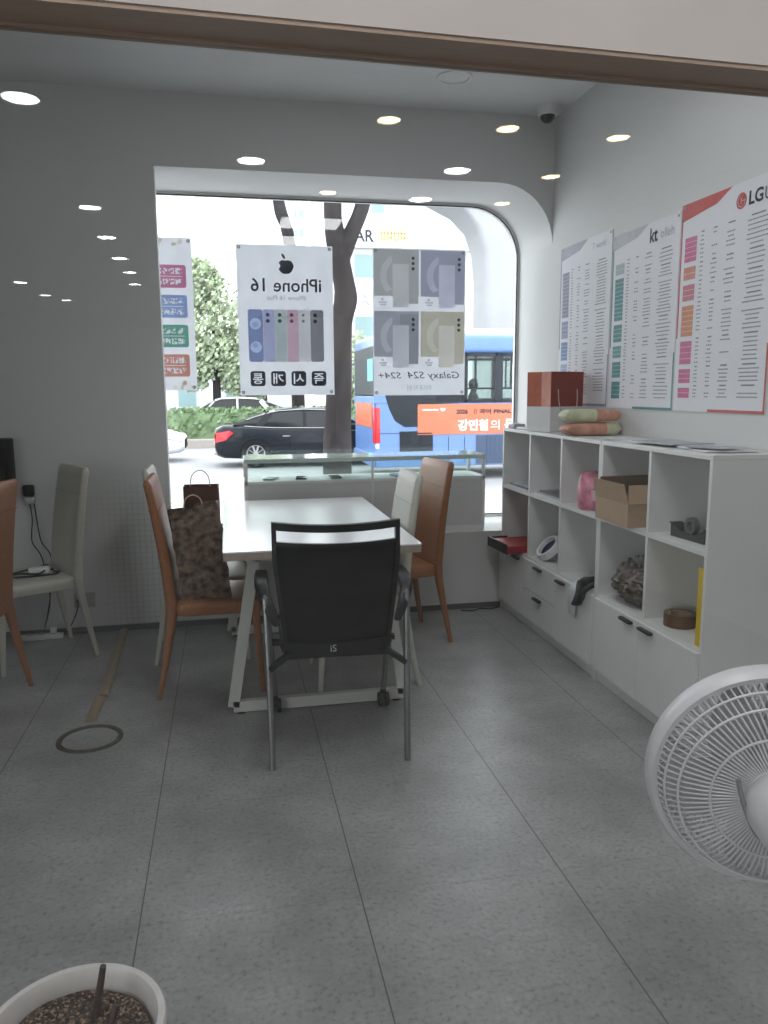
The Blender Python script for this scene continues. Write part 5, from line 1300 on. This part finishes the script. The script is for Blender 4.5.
def blob(c, r):
    def f(g):
        a = Vector((g.gauss(0, 1), g.gauss(0, 1), g.gauss(0, 1))).normalized()*(g.random()**0.4); return Vector((c[0]+a.x*r[0], c[1]+a.y*r[1], c[2]+a.z*r[2]))
    return f
bm = BM(); leaf_cloud(bm, 1800, blob((0.1, 0.1, 6.2), (1.6, 1.6, 1.0)), 0.12, rg); obj('crown', bm, 'leaf', t, 0)
def far_tree(label, x, y, h, blobs, trunk, mm, n, size):
    t = thing('street_tree', label, 'tree', (x, y, RZ))
    bm = BM(); limb(bm, trunk, [0.22, 0.17, 0.12], 8, 4); obj('trunk', bm, 'bark', t, 70)
    bm = BM()
    for c, r in blobs: leaf_cloud(bm, n, blob(c, r), size, rg)
    obj('crown', bm, mm, t, 0)
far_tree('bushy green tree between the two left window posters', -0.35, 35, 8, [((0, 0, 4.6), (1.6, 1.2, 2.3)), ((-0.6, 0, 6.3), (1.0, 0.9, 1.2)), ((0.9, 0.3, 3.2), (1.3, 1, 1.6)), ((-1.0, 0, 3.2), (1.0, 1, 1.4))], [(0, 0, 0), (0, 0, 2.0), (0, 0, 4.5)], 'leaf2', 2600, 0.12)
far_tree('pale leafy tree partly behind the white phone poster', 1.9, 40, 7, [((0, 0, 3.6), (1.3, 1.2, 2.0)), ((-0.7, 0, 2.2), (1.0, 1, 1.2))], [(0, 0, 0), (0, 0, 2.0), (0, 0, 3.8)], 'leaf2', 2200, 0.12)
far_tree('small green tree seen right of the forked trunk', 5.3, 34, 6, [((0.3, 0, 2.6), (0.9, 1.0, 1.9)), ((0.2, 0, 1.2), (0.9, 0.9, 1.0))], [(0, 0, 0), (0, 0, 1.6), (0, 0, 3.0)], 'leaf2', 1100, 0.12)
t = thing('street_tree', 'thin leaning bare trunk rising above the white phone poster', 'tree', (2.66, 29.0, RZ))
bm = BM(); limb(bm, [(0, 0, 0), (-0.05, 0, 3), (-0.2, 0, 7.0), (-0.5, 0, 8.2), (-0.62, 0, 9.3), (-0.7, 0, 12)], [0.26, 0.24, 0.22, 0.22, 0.20, 0.16], 10); obj('trunk', bm, 'bark', t, 70)
bm = BM(); leaf_cloud(bm, 1500, blob((-0.7, 0, 13), (2, 2, 1.4)), 0.16, rg); obj('crown', bm, 'leaf', t, 0)

# buildings -------------------------------------------------------------
M['facade'] = mat('pale_facade', (0.66, 0.66, 0.67), 0.8, var=0.03, scale=1)
M['facade2'] = mat('grey_white_facade', (0.58, 0.59, 0.62), 0.8, var=0.03, scale=1)
M['bld_glass'] = mat('teal_window_glass', (0.22, 0.33, 0.34), 0.15, var=0.1)
M['bld_frame'] = mat('light_window_frame', (0.5, 0.52, 0.54), 0.5)
M['sign_yellow'] = mat('yellow_sign', (0.70, 0.48, 0.10), 0.5)
def building(label, x0, x1, y0, y1, z1, m, wins):
    t = thing('building', label, 'building', ((x0+x1)/2, y0, RZ))
    w = (x1-x0)/2
    bm = BM(); box(bm, -w, w, 0, y1-y0, 0, z1-RZ); box(bm, -w-0.15, w+0.15, -0.15, y1-y0, z1-RZ, z1-RZ+0.4); obj('facade', bm, m, t, 0)
    for (a, b, c, d) in wins:
        bm = BM(); a -= (x0+x1)/2; b -= (x0+x1)/2
        box(bm, a, b, -0.08, 0.0, c-RZ, d-RZ); f = obj('window', bm, 'bld_frame', t, 0)
        n = max(1, int((b-a)/1.0)); bm = BM()
        for q in range(n): box(bm, a+0.06+(b-a-0.06)*q/n, a+(b-a-0.06)*(q+1)/n, -0.10, -0.07, c-RZ+0.07, d-RZ-0.07)
        obj('pane', bm, 'bld_glass', f, 0)
    return t
bA = building('pale building with teal windows and sign letters behind the tree', 5.8, 16.5, 42, 52, 16, 'facade', [(6.9, 8.0, 7.3, 8.6), (6.9, 8.0, 4.2, 5.4), (6.9, 8.0, 1.2, 2.6), (9.0, 10.2, 7.3, 8.6), (9.0, 10.2, 4.2, 5.4), (7.85, 8.6, 10.6, 13.6)])
bm = BM(); box(bm, -5.3, 5.3, -0.35, 0.0, 9.25, 10.5); sb = obj('sign_board', bm, 'facade', bA, 0)
tx = text('lettering', sb, 'ink', 'AR', w=1.05, h=0.62, bold=0.02); tx.location = (-3.72, -0.36, 9.85); tx.rotation_euler = (pi/2, 0, 0)
bm = BM(); rg = random.Random(5)
for k in range(4):
    x = -2.85+0.36*k
    box(bm, x, x+0.07, -0.37, -0.35, 9.55, 10.15); box(bm, x+0.07, x+0.26, -0.37, -0.35, 9.65+0.1*(k % 2), 9.73+0.1*(k % 2)); box(bm, x+0.2, x+0.27, -0.37, -0.35, 9.7, 10.15); box(bm, x, x+0.27, -0.37, -0.35, 9.98, 10.05)
obj('yellow_letters', bm, 'sign_yellow', sb, 0)
tx = text('lettering', bA, 'ink_soft', 'A', w=0.5, h=0.6); tx.location = (7.5-11.15, -0.02, 6.2-RZ); tx.rotation_euler = (pi/2, 0, 0)
building('tall white building rising over the white phone poster', 3.4, 6.9, 66, 76, 22, 'facade2', [(6.0, 6.25, 12.6, 16), (6.4, 6.8, 13.4, 16)])
building('low pale shop row across the street at left', -9, 5.0, 52, 60, 4.2, 'facade2', [(-3.0, -1.8, 0.4, 2.4), (0.0, 2.2, 0.4, 2.4)])
# big pale pier with flared head
t = thing('concrete_pier', 'pale concrete pier with flared head rising behind the bus', 'pier', (8.98, 25.0, RZ))
bm = BM(); rings = []
for z, w, d in ((0, 0.72, 0.8), (5.3, 0.72, 0.8), (6.2, 0.80, 0.8), (6.9, 1.05, 0.8), (7.4, 1.55, 0.85), (7.8, 2.4, 0.9), (8.2, 3.4, 0.9)):
    rings.append([Vector((q[0], q[1], z)) for q in rrect(2*w, 2*d, 0.2, 4)])
ring_loft(bm, rings); obj('column', bm, mat('pale_concrete', (0.34, 0.345, 0.36), 0.85, var=0.04, scale=2), t, 60)
bm = BM(); box(bm, -4.5, 4.5, -1.0, 1.0, 8.2, 9.4); obj('crosshead', bm, mat('pale_concrete_beam', (0.50, 0.51, 0.53), 0.85, var=0.04, scale=2), t, 0)
